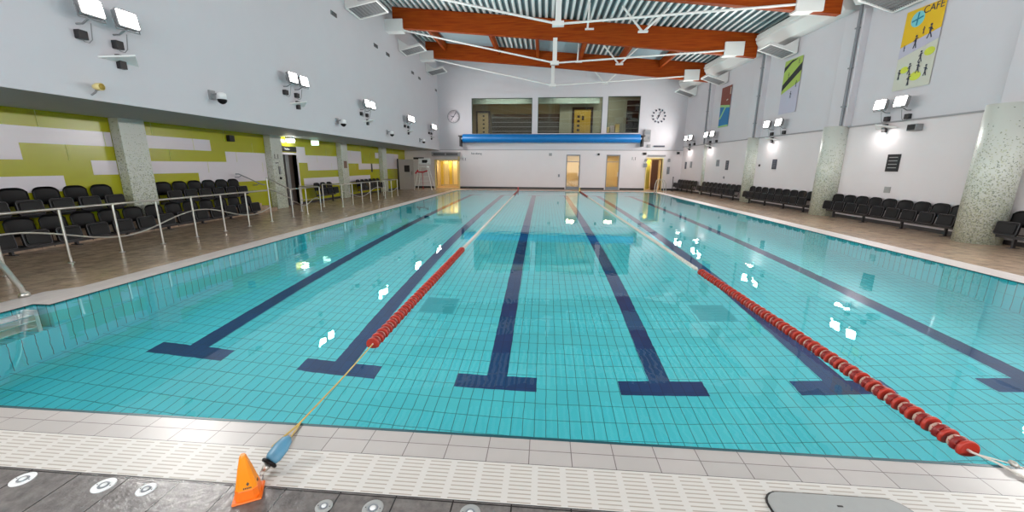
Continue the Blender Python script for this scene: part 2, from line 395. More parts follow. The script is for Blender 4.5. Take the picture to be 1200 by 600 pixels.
for x in (-2.03, 2.47):
    g = thing('pool_floor_outlet', (x+.29, 6.3, -D), 'teal square grating sunk in the pool floor %s' % ('beside the left lane rope' if x < 0 else 'beside the right lane rope'), 'drain')
    f = MB(); f.box(-.29, .29, -.3, .3, .001, .012, 0); f.build('frame', flat('outlet_frame', (70, 225, 238)), g)
    f = MB()
    for k in range(2):
        f.box(-.28+.28*k, -.005+.28*k, -.28, .28, .012, .016, 0)
    for k in range(12): f.box(-.27, .27, -.27+.046*k, -.255+.046*k, .016, .02, 0)
    f.build('grating', flat('outlet_grating', (48, 200, 214)), g)
w = MB(); w.add([(XL, Y0, ZW), (XR, Y0, ZW), (XR, Y1, ZW), (XL, Y1, ZW)], [(0, 1, 2, 3)]); w.add([(NX, NY0, ZW), (XL, NY0, ZW), (XL, NY1, ZW), (NX, NY1, ZW)], [(0, 1, 2, 3)])
tag(w.build('pool_water', 'water'), 'still clear pool water filling the basin to the brim', 'water', kind='stuff')

g = MB(); g.box(-6.4, 7.66, 1.675, 1.952, -.04, .004)
tag(g.build('overflow_grating', 'grating', bevel=.003), 'white slotted overflow grating between the near coping and dark tiles', 'grating')
gt = MB(); gt.box(-6.4, 7.66, 1.952, 1.957, -.04, .001); gt.box(-6.4, 7.66, 1.67, 1.675, -.04, .001)
struct(gt.build('trim_1', 'dark_trim'), 'thin dark joint along both sides of the white grating', 'trim')

# ------------------------------------------------------------------ walls
# far wall openings (x0,x1,z0,z1)
WIN = [(-5.36, -1.02, 3.9, 6.33), (-.62, 3.88, 3.93, 6.36), (4.24, 6.46, 3.95, 6.4)]
GD = [(1.5, 2.5), (4.35, 5.33)]
holes = WIN + [(a, c, 0, 2.47) for a, c in GD] + [(-8.12, -6.42, 0, 2.0), (7.2, 8.28, 0, 2.2)]
low = MB(); wallholes(-11, 10.5, 0, 2.78, holes, lambda a, c, d, e: low.box(a, c, YF, YF+.25, d, e))
struct(low.build('wall_far_lower', 'paint_low'), 'white lower wall at the far end with glass doors', 'wall')
up = MB(); wallholes(-9, 10.5, 2.78, 9.6, holes, lambda a, c, d, e: up.box(a, c, YF, YF+.25, d, e))
struct(up.build('wall_far', 'paint'), 'white upper wall at the far end with gallery windows', 'wall')
t = MB(); t.box(-10.4, 10.0, YF-.035, YF, 2.765, 2.80); struct(t.build('trim_2', 'ledge'), 'thin grey ledge across the far wall', 'trim')
sk = MB()
for a, c in ((-10.4, -8.2), (-6.34, 1.44), (2.56, 4.29), (5.39, 7.12), (8.36, 9.6)): sk.box(a, c, YF-.02, YF, .0, .13)
struct(sk.build('baseboard_far', 'dark_trim'), 'dark skirting along the far wall', 'baseboard')
# upper left wall + soffit + green wall
b = MB(); b.box(XU-.03, XU, YB, YF, ZS-.02, 9.6); struct(b.build('wall_left_upper', 'paint'), 'tall plain white upper wall above the left seating', 'wall')
b = MB(); b.box(-11, XU-.03, YB, YF, ZS-.02, ZS+.1); struct(b.build('ceiling_soffit', 'grey_paint'), 'grey soffit over the left seating', 'ceiling')
COLY = [3.95, 9.43, 14.77, 20.0, 25.15]
DY0, DY1, DZ = 15.3, 16.35, 2.06
# rows of panels, z edges
ZR = [2.76, 2.40, 2.07, 1.74, 1.41, 1.08, .75, 0]
white = {1: [(0, 1.9), (4.3, 6.3), (6.3, 9.1), (9.75, 12.0), (16.38, 17.0), (20.3, 22.4), (24.3, 24.8), (25.5, 28.2)],
         2: [(4.3, 7.33), (12.55, 14.44), (16.38, 19.68), (20.3, 22.4), (26.0, 28.2)],
         3: [(8.55, 9.1), (9.75, 14.44), (17.1, 19.68), (22.0, 24.8), (25.5, 28.2)],
         4: [(4.3, 7.95), (11.4, 14.44)],
         5: [(16.7, 19.68), (20.7, 23.4)]}
b = MB()
wallholes(YB, YF, 0, 2.76, [(DY0, DY1, 0, DZ)], lambda a, c, d, e: b.box(XG-.25, XG, a, c, d, e, 0))
for r, spans in white.items():
    for a, c in spans: b.box(XG, XG+.006, a, c, ZR[r+1], ZR[r], 1)
for k in range(-4, 25):     # pale vertical joints between panels
    y = k*1.22+.4
    if any(abs(y-cy) < .42 for cy in COLY) or DY0-.05 < y < DY1+.05: continue
    r = 1 if k % 2 else 0
    b.box(XG, XG+.008, y-.006, y+.006, ZR[r+1], ZR[r], 2); b.box(XG, XG+.008, y+.4, y+.412, ZR[r+3], ZR[r+2], 2); 
struct(b.build('wall_left', ['green', 'white_panel', 'joint']), 'lime green and white panelled wall behind the left seating', 'wall')
b = MB(); b.box(XG, XG+.02, 16.4, YF, 0, .1); struct(b.build('baseboard_left', 'dark_trim'), 'dark skirting along the green wall', 'baseboard')
for cy in COLY:
    b = MB(); b.box(XG+.006, XC, cy-.32, cy+.32, 0, ZS-.02); lab = None
    o = b.build('column_left', 'mosaic', bevel=.01)
    struct(o, {3.95: 'square speckled mosaic column just outside the left edge', 9.43: 'square speckled mosaic column between the nearer left seats', 14.77: 'square mosaic column beside the dark doorway',
               20.0: 'square mosaic column with the small brown notice', 25.15: 'square mosaic column nearest the far left door'}[cy], 'column')
# right wall (slightly skewed), ledge, columns
def slab_right(name, mat, z0, z1, off=0, th=.25, y0=YB, y1=YF):
    m = MB(); a0, a1 = wx(y0)+off, wx(y1)+off
    m.add([(a0, y0, z0), (a1, y1, z0), (a1+th, y1, z0), (a0+th, y0, z0), (a0, y0, z1), (a1, y1, z1), (a1+th, y1, z1), (a0+th, y0, z1)],
          [(0, 3, 2, 1), (4, 5, 6, 7), (0, 1, 5, 4), (1, 2, 6, 5), (2, 3, 7, 6), (3, 0, 4, 7)])
    return m.build(name, mat)
struct(slab_right('wall_right_lower', 'paint_low', 0, 3.0), 'white lower wall behind the right seats', 'wall')
struct(slab_right('wall_right', 'paint', 3.0, 9.6), 'white upper wall on the right with hanging banners', 'wall')
struct(slab_right('trim_3', 'ledge', 2.99, 3.03, off=-.04, th=.04), 'thin grey ledge along the right wall', 'trim')
struct(slab_right('baseboard_right', 'dark_trim', 0, .1, off=-.02, th=.02), 'dark skirting along the right wall', 'baseboard')
RC = [4.5, 9.95, 15.25, 20.6, 25.95]
for i, y in enumerate(RC):
    b = MB(); b.lathe([(.40, 0), (.385, 3.05)], T(10.08, y, 0), 40)
    o = b.build('column_right', 'mosaic'); struct(o, ['round mosaic column just out of view on the right', 'large round mosaic column nearest on the right', 'round mosaic column second from the right edge',
        'round mosaic column between the middle right benches', 'farthest round mosaic column on the right'][i], 'column')
    p = MB(); p.box(wx(y)-.20, wx(y)+.05, y-.42, y+.42, 3.03, 6.62)
    struct(p.build('trim_4', 'paint', bevel=.02), 'shallow white pilaster above the %s round column on the right' % ['unseen', 'nearest', 'second', 'third', 'farthest'][i], 'trim', 'pilasters on the right wall')
# unseen rear wall; its two openings are added to let in fill light
b = MB(); wallholes(-11, 11.2, 0, 9.6, [(-6.5, -.2, .6, 6.5), (.2, 9.0, .6, 6.5)], lambda a, c, d, e: b.box(a, c, YB-.25, YB, d, e))
struct(b.build('wall_rear', 'paint'), 'white rear wall with two wide openings added for fill light', 'wall')
# doors in left wall
d = thing('door_1', (XG-.1, (DY0+DY1)/2, 0), 'dark brown double door in the green wall beside the column', 'door', kind='structure')
m = MB(); y = (DY1-DY0)/2
m.box(-.12, -.08, -y, -.04, 0, DZ); m.box(-.12, -.08, .18, y, 0, DZ); m.build('door_leaf', 'door_dark', d)
m = MB(); m.box(-.13, -.03, -.04, .18, 0, DZ); m.build('centre_post', 'grey_plastic', d)
m = MB(); m.box(-.15, .12, -y-.08, -y, 0, DZ+.08); m.box(-.15, .12, y, y+.08, 0, DZ+.08); m.box(-.15, .12, -y, y, DZ, DZ+.08); m.build('door_frame', 'white_panel', d)
# far left open door
d = thing('door_2', (-9.6, 27.35, 0), 'pale grey door with small square window standing open in far left corner', 'door', kind='structure')
m = MB(); wallholes(-.52, .52, 0, 2.05, [(-.14, .24, 1.2, 1.65)], lambda a, c, e, f: m.box(a, c, -.025, .025, e, f)); leaf = m.build('door_leaf', 'door_grey', d, bevel=.004)
m = MB(); m.box(-.14, .24, -.008, .008, 1.2, 1.65); m.build('door_window', 'dark', leaf)
m = MB(); m.tube([(.4, -.03, 1.0), (.4, -.07, 1.0), (.4, -.07, 1.25), (.4, -.03, 1.25)], .012); m.build('pull_handle', 'black_metal', leaf)
m = MB(); m.box(-.62, -.55, -.05, .05, 0, 2.1); m.build('door_post', 'black_metal', d)
# glazed doors in the far wall and rooms behind
for i, (a, c) in enumerate(GD):
    d = thing('door_%d' % (i+3), ((a+c)/2, YF, 0), ['glazed door glowing warm below the middle window', 'glazed door glowing warm below the right window'][i], 'door', kind='structure')
    h = (c-a)/2
    m = MB(); m.box(-h, -h+.07, .02, .1, 0, 2.47); m.box(h-.07, h, .02, .1, 0, 2.47); m.box(-h+.07, h-.07, .02, .1, 2.39, 2.47); m.box(-h+.07, h-.07, .02, .1, 0, .2); m.box(-h+.07, h-.07, .03, .09, 1.95, 2.0)
    m.build('door_frame', 'pipe', d, bevel=.004)
    m = MB(); m.box(-h+.07, h-.07, .055, .062, .2, 2.39); m.build('glass_pane', 'door_glass', d)
    m = MB(); m.box(h-.14, h-.1, -.03, .02, .95, 1.25); m.build('pull_handle', 'steel', d)
bk = MB()     # corridor behind the far wall
bk.box(-9, 10, 32.2, 32.3, 0, 2.7); bk.box(-9, 10, YF+.25, 32.2, 2.55, 2.7)
for x in (-8.5, -6.1, .6, 3.4, 6.4, 9.2): bk.box(x, x+.08, YF+.25, 32.2, 0, 2.55)
struct(bk.build('wall_corridor', 'tan'), 'tan corridor walls seen through the far doors', 'wall')
bf = MB(); bf.box(-9, 10, YF+.25, 32.2, -.1, 0); struct(bf.build('floor_corridor', flat('corridor_floor', (176, 140, 96), .35)), 'warm corridor floor beyond the far doors', 'floor')
for x, z in ((-7.3, 2.5), (2.0, 2.5), (4.85, 2.5), (7.75, 2.5)):
    l = thing('corridor_lamp', (x, 30.7, 2.547), {-7.3: 'warm ceiling lamp over the yellow cubicles', 2.0: 'warm ceiling lamp behind the left glazed door', 4.85: 'warm ceiling lamp behind the right glazed door', 7.75: 'warm ceiling lamp inside the open doorway'}[x], 'lamp')
    m = MB(); m.box(-.3, .3, -.3, .3, -.06, 0); m.build('housing', 'white_metal', l)
    m = MB(); m.box(-.27, .27, -.27, .27, -.07, -.06); m.build('diffuser', 'warm_lamp', l)
# yellow cubicles
for k, (x, wd) in enumerate([(-8.02, .2), (-7.78, .3), (-7.42, .22), (-7.12, .3), (-6.76, .26)]):
    q = MB(); q.box(x, x+wd, 30.6+.12*k, 30.66+.12*k, .22, 1.96)
    tag(q.build('cubicle_door', 'yellow_panel' if k % 2 == 0 else 'cream_panel', bevel=.005), '%s changing cubicle panel in the far left opening, %s' % ('yellow' if k % 2 == 0 else 'cream', ['at its left edge', 'second from its left edge', 'in its middle', 'second from its right edge', 'at its right edge'][k]), 'cubicle door')
# white tube frame round the yellow opening + shutter box
f = MB(); f.box(-8.2, -8.12, YF-.06, YF+.25, 0, 2.08); f.box(-6.42, -6.32, YF-.06, YF+.25, 0, 2.62); f.box(-8.2, -6.32, YF-.06, YF+.25, 2.0, 2.08)
struct(f.build('door_5', 'cream_panel'), 'cream frame round the opening to the yellow cubicles', 'door')
s_ = thing('air_curtain', (-7.25, YF, 2.45), 'long slim grille unit above the yellow cubicle opening', 'air curtain')
m = MB(); m.box(-1.1, 1.0, -.28, 0, -.14, .16); m.build('casing', 'ledge', s_, bevel=.01)
for a, c in ((-.95, -.1), (.0, .85)):
    m = MB(); m.box(a, c, -.292, -.28, -.06, .08)
    for k in range(5): m.box(a, c, -.3, -.29, -.055+.028*k, -.045+.028*k, 1)
    m.build('grille', ['dark', 'grey_plastic'], s_)
# doorway right: olive wall + brown door half
q = thing('door_6', (7.74, YF, 0), 'open far doorway showing a brown door ajar', 'door', kind='structure')
m = MB(); m.box(-.60, -.54, -.04, .25, 0, 2.28); m.box(.54, .60, -.04, .25, 0, 2.28); m.box(-.54, .54, -.04, .25, 2.2, 2.28); m.build('door_frame', 'cream_panel', q)
m = MB(); m.box(.02, .5, .8, .85, 0, 2.15); m.build('door_leaf', flat('brown_leaf', (104, 66, 44)), q)
m = MB(); m.box(-.5, .02, 1.2, 1.25, 0, 2.15); m.build('olive_panel', flat('olive', (168, 158, 60)), q)
# gallery behind upper windows
gl = MB(); gl.box(-6.2, 4.02, 33.0, 33.1, 3.6, 6.9, 0); gl.box(4.02, 7.2, 33.0, 33.1, 3.6, 6.9, 1); gl.box(-6.3, -6.2, YF+.25, 33, 3.6, 6.9, 0); gl.box(7.2, 7.3, YF+.25, 33, 3.6, 6.9, 1)
gl.box(-6.2, 7.2, YF+.25, 33, 6.8, 6.9, 1); gl.box(-6.2, 7.2, YF+.25, 33, 3.5, 3.6, 0); gl.box(1.0, 7.2, 32.3, 32.98, 3.6, 6.8, 1); gl.box(-6.2, 3.9, 31.6, 31.7, 6.22, 6.8, 2)
struct(gl.build('wall_gallery', ['tan', 'sage', 'teal_bulk']), 'tan and sage walls of the viewing gallery behind the windows', 'wall')
for i, (a, c, e, h) in enumerate(WIN):
    d = thing('window_%d' % (i+1), ((a+c)/2, YF, (e+h)/2), ['wide gallery window at left showing a dark rack', 'wide middle gallery window with ochre door behind', 'narrow gallery window at right'][i], 'window', kind='structure')
    W_, H_ = (c-a)/2, (h-e)/2
    m = MB(); t_ = .035
    for bx in ((-W_, -W_+t_, -H_, H_), (W_-t_, W_, -H_, H_), (-W_+t_, W_-t_, -H_, -H_+t_), (-W_+t_, W_-t_, H_-t_, H_)): m.box(bx[0], bx[1], .03, .12, bx[2], bx[3])
    m.build('window_frame', flat('dark_green_frame', (54, 74, 70)), d)
    n = 4 if i < 2 else 2; st = (2*W_-2*t_)/n
    for k in range(n):
        m = MB(); m.box(-W_+t_+st*k+.004, -W_+t_+st*(k+1)-.004, .07, .076, -H_+t_, H_-t_); m.build('glass_pane', 'glass', d)
    m = MB(); m.box(-W_-.02, W_+.02, -.04, .03, -H_-.06, -H_); m.build('window_sill', 'white_panel', d)
lamp = MB(); lamp.box(-4.8, -1.5, 30.6, 30.9, 6.72, 6.79); tag(lamp.build('gallery_fill_light', 'gallery_fill'), 'long added fill light inside the gallery behind the left window', 'lamp')  # glowing bars added under the gallery ceiling to brighten its interior
lamp = MB(); lamp.box(.5, 5.5, 30.6, 30.9, 6.72, 6.79); tag(lamp.build('gallery_fill_light', 'gallery_fill'), 'long added fill light inside the gallery behind the middle window', 'lamp')
rk = thing('gallery_rack', (-2.3, 32.9, 3.603), 'long dark slatted rack behind the left gallery window', 'rack')
m = MB(); m.box(-2.0, 3.5, -.35, 0, 0, 2.0); m.build('rack_body', 'shelf_dark', rk)
for k in range(5):
    m = MB(); m.box(-2.0, 3.5, -.42, -.36, .35+.34*k, .39+.34*k); m.build('shelf', 'ledge', rk)
nd = thing('gallery_door', (-5.0, 32.6, 3.603), 'dark framed door covered in pinned notices behind the left gallery window', 'door')
m = MB(); m.box(-.55, .55, 0, .06, 0, 2.25); m.build('door_leaf', 'door_dark', nd)
m = MB(); m.box(-.42, .42, -.03, 0, .1, 2.1); m.build('notice_board', 'tan', nd)
m = MB()
for k in range(6): m.box(-.02, .12, -.04, -.03, .3+.3*k, .42+.3*k)
m.build('notice', 'dark', nd)
nd = thing('gallery_door', (2.75, 32.24, 3.603), 'black framed ochre door behind the middle gallery window', 'door')
m = MB(); m.box(-.8, .8, 0, .05, 0, 2.45); m.build('door_frame', 'dark', nd)
m = MB(); m.box(-.62, .62, -.03, 0, .1, 2.25); m.build('door_leaf', 'ochre', nd)
m = MB()
for k in range(5): m.box(-.4, -.2, -.04, -.03, .35+.33*k, .52+.33*k)
m.box(-.05, .12, -.04, -.03, 1.5, 1.8); m.build('notice', 'dark', nd)
sh = thing('gallery_shelf', (6.55, 32.2, 3.603), 'tall dark shelf in the right gallery window', 'shelf')
m = MB(); m.box(-.5, .5, 0, .08, 0, 2.9); m.build('back_panel', 'dark', sh)
for k in range(5):
    m = MB(); m.box(-.5, .5, -.3, 0, .3+.55*k, .34+.55*k); m.build('shelf', 'grey_plastic', sh)
for i, (x, mt) in enumerate([(4.35, 'cream_panel'), (4.75, 'white_panel'), (5.1, 'cream_panel')]):
    m = MB(); m.box(x, x+.3, 31.2, 31.5, 3.603, 4.45+.1*i); m.box(x-.03, x+.33, 31.17, 31.53, 4.45+.1*i, 4.5+.1*i)
    tag(m.build('storage_box', mt, bevel=.02), ['cream box at left behind right gallery window', 'white box in the middle behind right gallery window', 'cream box at right behind right gallery window'][i], 'box')

# ------------------------------------------------------------------ roof
r = MB(); pitch = .29; dp = .085
x = -8.0; k = 0
prof = []
while x < 10.7:
    z = rz_(x)
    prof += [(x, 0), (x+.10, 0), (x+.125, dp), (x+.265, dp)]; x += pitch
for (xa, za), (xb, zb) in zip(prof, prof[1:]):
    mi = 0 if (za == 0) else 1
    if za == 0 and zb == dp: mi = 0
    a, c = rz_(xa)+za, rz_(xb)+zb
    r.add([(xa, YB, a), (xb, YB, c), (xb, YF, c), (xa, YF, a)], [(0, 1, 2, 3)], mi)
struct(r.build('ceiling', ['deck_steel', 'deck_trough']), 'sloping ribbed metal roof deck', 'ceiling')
rt = MB(); rt.add([(-8.05, YB-.2, rz_(-8)+.25), (10.9, YB-.2, rz_(10.9)+.25), (10.9, YF+.25, rz_(10.9)+.25), (-8.05, YF+.25, rz_(-8)+.25)], [(0, 1, 2, 3)])
struct(rt.build('roof', 'paint'), 'flat outer roof sheet', 'roof')
BY = [4.6, 9.9, 15.2, 20.5, 25.85]
for i, y in enumerate(BY):
    bm_ = thing('beam_%d' % (i+1), (0, y, 0), ['orange timber beam overhead behind the viewer', 'orange timber beam overhead out of view', 'orange timber beam at the top edge of view', 'large orange timber beam, nearer of the two whole ones', 'farther orange timber beam before the far wall'][i], 'beam', kind='structure')
    n = 14; tp = [(-7.45+16.9*k/n, rz_(-7.45+16.9*k/n)-.02) for k in range(n+1)]
    bt = [(px, pz-.90-.10*(px+7.4)/17+.06*math.sin(PI*(px+7.4)/17)) for px, pz in tp][::-1]
    m = MB(); m.prism(tp+bt, .24); m.build('timber', 'wood', bm_, bevel=.012)
    m = MB(); m.box(XU, -6.95, -.22, .22, 7.9, 8.45); m.build('left_bracket', 'white_metal', bm_, bevel=.01)
    m = MB(); m.box(8.0, 8.85, -.2, .2, 6.62, 7.2); m.build('right_bracket', 'white_metal', bm_, bevel=.01)
    m = MB()
    m.tube([(-7.1, -.14, 8.0), (.32, -.14, 6.42), (8.2, -.14, 6.85)], .04)
    m.build('tie_rod', 'white_metal', bm_)
    m = MB(); m.box(.22, .42, -.2, -.08, 6.42, 7.5); m.box(.12, .52, -.22, -.06, 6.34, 6.5); m.build('king_post', 'white_metal', bm_, bevel=.005)
# orange purlins and flat panels between the two whole beams
for pi_, x in enumerate((-6.2, -3.0, -.6, 1.9, 4.2, 6.6)):
    for ya, yb in ((20.62, 25.73),):
        m = MB(); z = rz_(x)-.05
        m.box(x-.07, x+.07, ya, yb, z-.42, z)
        struct(m.build('beam_purlin', 'wood'), 'short orange purlin linking the two whole beams, %s from left' % ORD[pi_], 'purlin', 'purlins between the two whole beams')
for pi_, (a, c) in enumerate(((-6.1, -3.1), (-.5, 1.8), (4.3, 6.5))):
    m = MB(); z0, z1 = rz_(a)-.05, rz_(c)-.05
    m.add([(a, 20.65, z0), (c, 20.65, z1), (c, 25.7, z1), (a, 25.7, z0), (a, 20.65, z0+.03), (c, 20.65, z1+.03), (c, 25.7, z1+.03), (a, 25.7, z0+.03)],
          [(0, 3, 2, 1), (4, 5, 6, 7), (0, 1, 5, 4), (1, 2, 6, 5), (2, 3, 7, 6), (3, 0, 4, 7)])
    struct(m.build('ceiling_panel', 'flat_panel'), 'flat pale blue ceiling panel between timber purlins, %s from left' % ORD[pi_], 'ceiling panel', 'flat panels between the two whole beams')
# V shaped and single hangers
for i, y in enumerate((13.0, 18.4, 23.8, 29.1)):
    h = thing('ceiling_brace', (3.9, y, 7.15), ['white V shaped roof brace above the top of view', 'largest white V shaped brace under the ribbed roof', 'white V shaped brace between the two whole beams', 'small white V shaped brace against the far wall'][i], 'brace')
    zt = rz_(3)-7.15
    m = MB()
    m.tube([(-.06, 0, 0), (-.9, 0, zt-.02)], .045); m.build('strut', 'white_metal', h)
    m = MB(); m.tube([(.06, 0, 0), (.95, 0, zt-.15)], .045); m.build('strut', 'white_metal', h)
    m = MB(); m.box(-.2, .2, -.06, .06, -.07, 0); m.build('foot_plate', 'white_metal', h)
    if i in (1, 2):
        h = thing('ceiling_hanger', (1.62, y, 7.28), ['white single hanger with foot plate, nearer one', 'white single hanger with foot plate between the beams'][i-1], 'hanger')
        m = MB(); m.tube([(0, 0, 0), (.05, 0, rz_(1.6)-7.28)], .04); m.build('rod', 'white_metal', h)
        m = MB(); m.box(-.1, .26, -.05, .05, -.05, 0); m.build('foot_plate', 'white_metal', h)
# ceiling vent grilles hung on the walls
def grille(side, y0, y1, xi, zi, xo, zo, label):
    r_ = thing('vent_grille', (xi, (y0+y1)/2, zi), label, 'vent grille', None)
    dx, dz = xo-xi, zo-zi; L = math.hypot(dx, dz); ux = Vector((dx/L, 0, dz/L)); uy = Vector((0, 1, 0)); un = ux.cross(uy)
    w_ = (y1-y0)/2
    B_ = basis(ux, uy, un)
    m = MB()
    m.box(0, L, -w_, -w_+.05, -.05, .05, mtx=B_); m.box(0, L, w_-.05, w_, -.05, .05, mtx=B_); m.box(0, .05, -w_+.05, w_-.05, -.05, .05, mtx=B_); m.box(L-.05, L, -w_+.05, w_-.05, -.05, .05, mtx=B_)
    m.build('frame', 'white_metal', r_)
    m = MB()
    for k in range(1, 15): m.box(.03, L-.03, -w_+2*w_*k/15-.007, -w_+2*w_*k/15+.007, -.02, .02, mtx=B_)
    for k in range(1, 9): m.box(L*k/9-.006, L*k/9+.006, -w_+.03, w_-.03, -.025, .025, mtx=B_)
    m.build('grating', 'grey_plastic', r_)
    m = MB(); m.box(.06, L-.06, -w_+.06, w_-.06, .02 if side < 0 else -.06, .06 if side < 0 else -.02, mtx=B_); m.build('tray', 'white_metal', r_)
    wxx = (XU+.003-xi) if side < 0 else (wx(y1)-.003-xi)
    for yy in (-w_+.1, w_-.1):
        m = MB(); m.prism([(wxx, .55), (dx*.5, dz*.5+.03), (wxx, .02)], .03, T(0, yy, 0)); m.build('bracket', 'white_metal', r_)
    m = MB(); m.box(min(wxx, wxx+.12*-side*1), max(wxx, wxx+.12*-side*1), -.12, .12, .1, .35); m.build('junction_box', 'black_metal', r_)
    return r_
grille(-1, 16.2, 17.4, XU+.06, 7.52, -6.5, 7.76, 'largest square grating unit high on the left wall')
grille(-1, 21.9, 23.0, XU+.06, 7.52, -6.6, 7.78, 'square grating unit high on the left wall beside the beam brackets')
grille(-1, 26.7, 27.9, XU+.06, 7.52, -6.65, 7.75, 'square grating unit high on left wall nearest the far wall')
for y0, y1, lb in ((12.9, 13.95, 'square grating unit above the yellow banner'), (18.2, 19.2, 'square grating unit above the green banner'), (23.9, 24.9, 'square grating unit above the brown and blue banner'), (28.0, 29.0, 'square grating unit high right nearest the far clock')):
    ym = (y0+y1)/2; grille(1, y0, y1, wx(ym)-.08, 6.2, wx(ym)-1.15, 6.56, lb)
# duct casing along the top of the right wall
for k, (ya, yb) in enumerate(((10.1, 15.0), (15.4, 20.3), (20.7, 25.65), (26.05, 29.58))):
    m = MB(); ym = (ya+yb)/2; xw = wx(ym)
    h_ = (yb-ya)/2
    m.prism([(-.006, 7.42), (-.70, 7.42), (-.70, 7.1), (-.45, 6.75), (-.006, 6.75)], yb-ya, T(xw, ym, 0, rz=.042))
    m.box(-.74, -.70, -h_, h_, 7.2, 7.3, mtx=T(xw, ym, 0, rz=.042))
    tag(m.build('duct_casing', 'white_metal', bevel=.01), ['white boxed duct high right, top corner of view', 'white boxed duct high right between upper and nearer beams', 'white boxed duct high right between the two whole beams', 'white boxed duct high right touching the far wall'][k], 'duct')
for k, (yy, zz) in enumerate(((13.6, 7.1), (15.35, 7.0), (19.0, 6.93), (20.4, 6.92), (24.1, 6.88), (25.35, 6.83), (29.1, 6.8))):
    m = MB(); m.box(XU, XU+.03, yy-.2, yy+.2, zz-.07, zz+.07, 0)
    for q_ in range(4): m.box(XU+.03, XU+.04, yy-.18, yy+.18, zz-.06+.033*q_, zz-.045+.033*q_, 1)
    tag(m.build('wall_vent', ['grey_plastic', 'dark']), ['small dark slot vent on left wall nearest the top left', 'small dark slot vent below the largest left grating unit', 'small dark slot vent, third along the left wall', 'small dark slot vent, fourth along the left wall', 'small dark slot vent, fifth along the left wall', 'small dark slot vent, sixth along the left wall', 'small dark slot vent in the far left corner'][k], 'vent', 'slot vents on the left wall')

# ------------------------------------------------------------------ floodlights
def flood_proto(side):
    """origin on the wall; side -1: left wall (faces +x), +1: right wall (faces -x)"""
    s = -side
    r_ = thing('floodlight', (0, 0, 0), '', 'floodlight')
    nrm = Vector((.9*s, -.10, .14)).normalized(); hx = Vector((.10, .9*s, 0)).normalized()*s; hz = nrm.cross(hx) if nrm.cross(hx).z > 0 else -nrm.cross(hx)
    B_ = basis(hx, -nrm, hz, (.34*s, 0, .02))
    if B_.to_3x3().determinant() < 0: B_ = basis(-hx, -nrm, hz, (.34*s, 0, .02))
    m = MB(); m.rbox(.34, .09, .28, .03, B_ @ T(0, .055, 0)); m.rbox(.24, .08, .18, .03, B_ @ T(0, .125, 0)); m.rbox(.36, .02, .30, .03, B_ @ T(0, .01, 0)); m.build('housing', 'grey_plastic', r_)
    m = MB(); m.rbox(.32, .004, .26, .02, B_ @ T(0, -.004, 0)); m.build('lens', 'lamp', r_)
    la = bpy.data.lights.new('floodlight_bulb', 'AREA'); la.shape = 'RECTANGLE'; la.size = .31; la.size_y = .25; la.energy = LAMP_W; la.color = (1, .975, .94)
    pass
    lo = bpy.data.objects.new('floodlight_bulb', la); C.objects.link(lo); lo.parent = r_
    lo.matrix_local = B_ @ T(0, -.008, 0) @ Matrix.Rotation(-PI/2, 4, 'X') @ Matrix.Rotation(0, 4, 'X')
    m = MB(); m.tube([(0, 0, -.22), (.12*s, 0, -.22), (.30*s, 0, -.12)], .015); m.tube([tuple(B_ @ Vector((-.19, .06, 0))), tuple(B_ @ Vector((-.19, .06, -.18))), tuple(B_ @ Vector((.19, .06, -.18))), tuple(B_ @ Vector((.19, .06, 0)))], .012); m.build('bracket', 'grey_plastic', r_)
    m = MB(); m.box(0, .1*s, -.07, .07, -.46, -.32); m.build('junction_box', 'black_metal', r_, bevel=.01)
    m = MB(); m.tube([(.05*s, 0, -.46), (.06*s, .02, -.49), (.1*s, .06, -.50), (.12*s, .1, -.44), (.2*s, .06, -.2)], .008); m.build('cable', 'grey_plastic', r_)
    return r_
def tray_proto(side):
    s = -side
    r_ = thing('reflector_shelf', (0, 0, 0), '', 'tray')
    m = MB(); m.add([(0, -.36, 0), (.34*s, .0, .10), (0, .36, 0), (0, -.36, -.03), (.34*s, 0, .07), (0, .36, -.03)], [(0, 1, 2), (3, 5, 4), (0, 3, 4, 1), (1, 4, 5, 2), (2, 5, 3, 0)]); m.build('reflector', 'white_metal', r_)
    m = MB(); m.box(0, .08*s, -.06, .06, -.14, .1); m.build('bracket', 'black_metal', r_)
    if side > 0:
        la = bpy.data.lights.new('wall_washer_bulb', 'AREA'); la.shape = 'RECTANGLE'; la.size = .16; la.size_y = .5; la.energy = 4.5; la.color = (1, .975, .94)
        lo = bpy.data.objects.new('wall_washer_bulb', la); C.objects.link(lo); lo.parent = r_; lo.location = (.24*s, 0, -.03)
    return r_
FLs = [(1.5, 2.1), (6.62, 7.2), (11.95, 12.5), (16.95, 17.48), (22.25, 22.78), (26.9, 27.43)]
FRs = [(2.0, 2.7), (7.3, 8.0), (12.75, 13.42), (18.35, 19.2), (24.5, 25.3), (27.6, 28.35)]
nmL = ['just out of view on the left wall', 'above the nearer square column', 'over the seats before the dark doorway', 'above the far end of the left railing', 'near the exit end of the left wall', 'in the far left corner']
nmR = ['just out of view on the right wall', 'above the nearest round column', 'below the yellow banner', 'below the green banner', 'below the brown and blue banner', 'beside the far right corner']
pl, pr, tl, tr = flood_proto(-1), flood_proto(1), tray_proto(-1), tray_proto(1)
first = {'l': True, 'r': True}
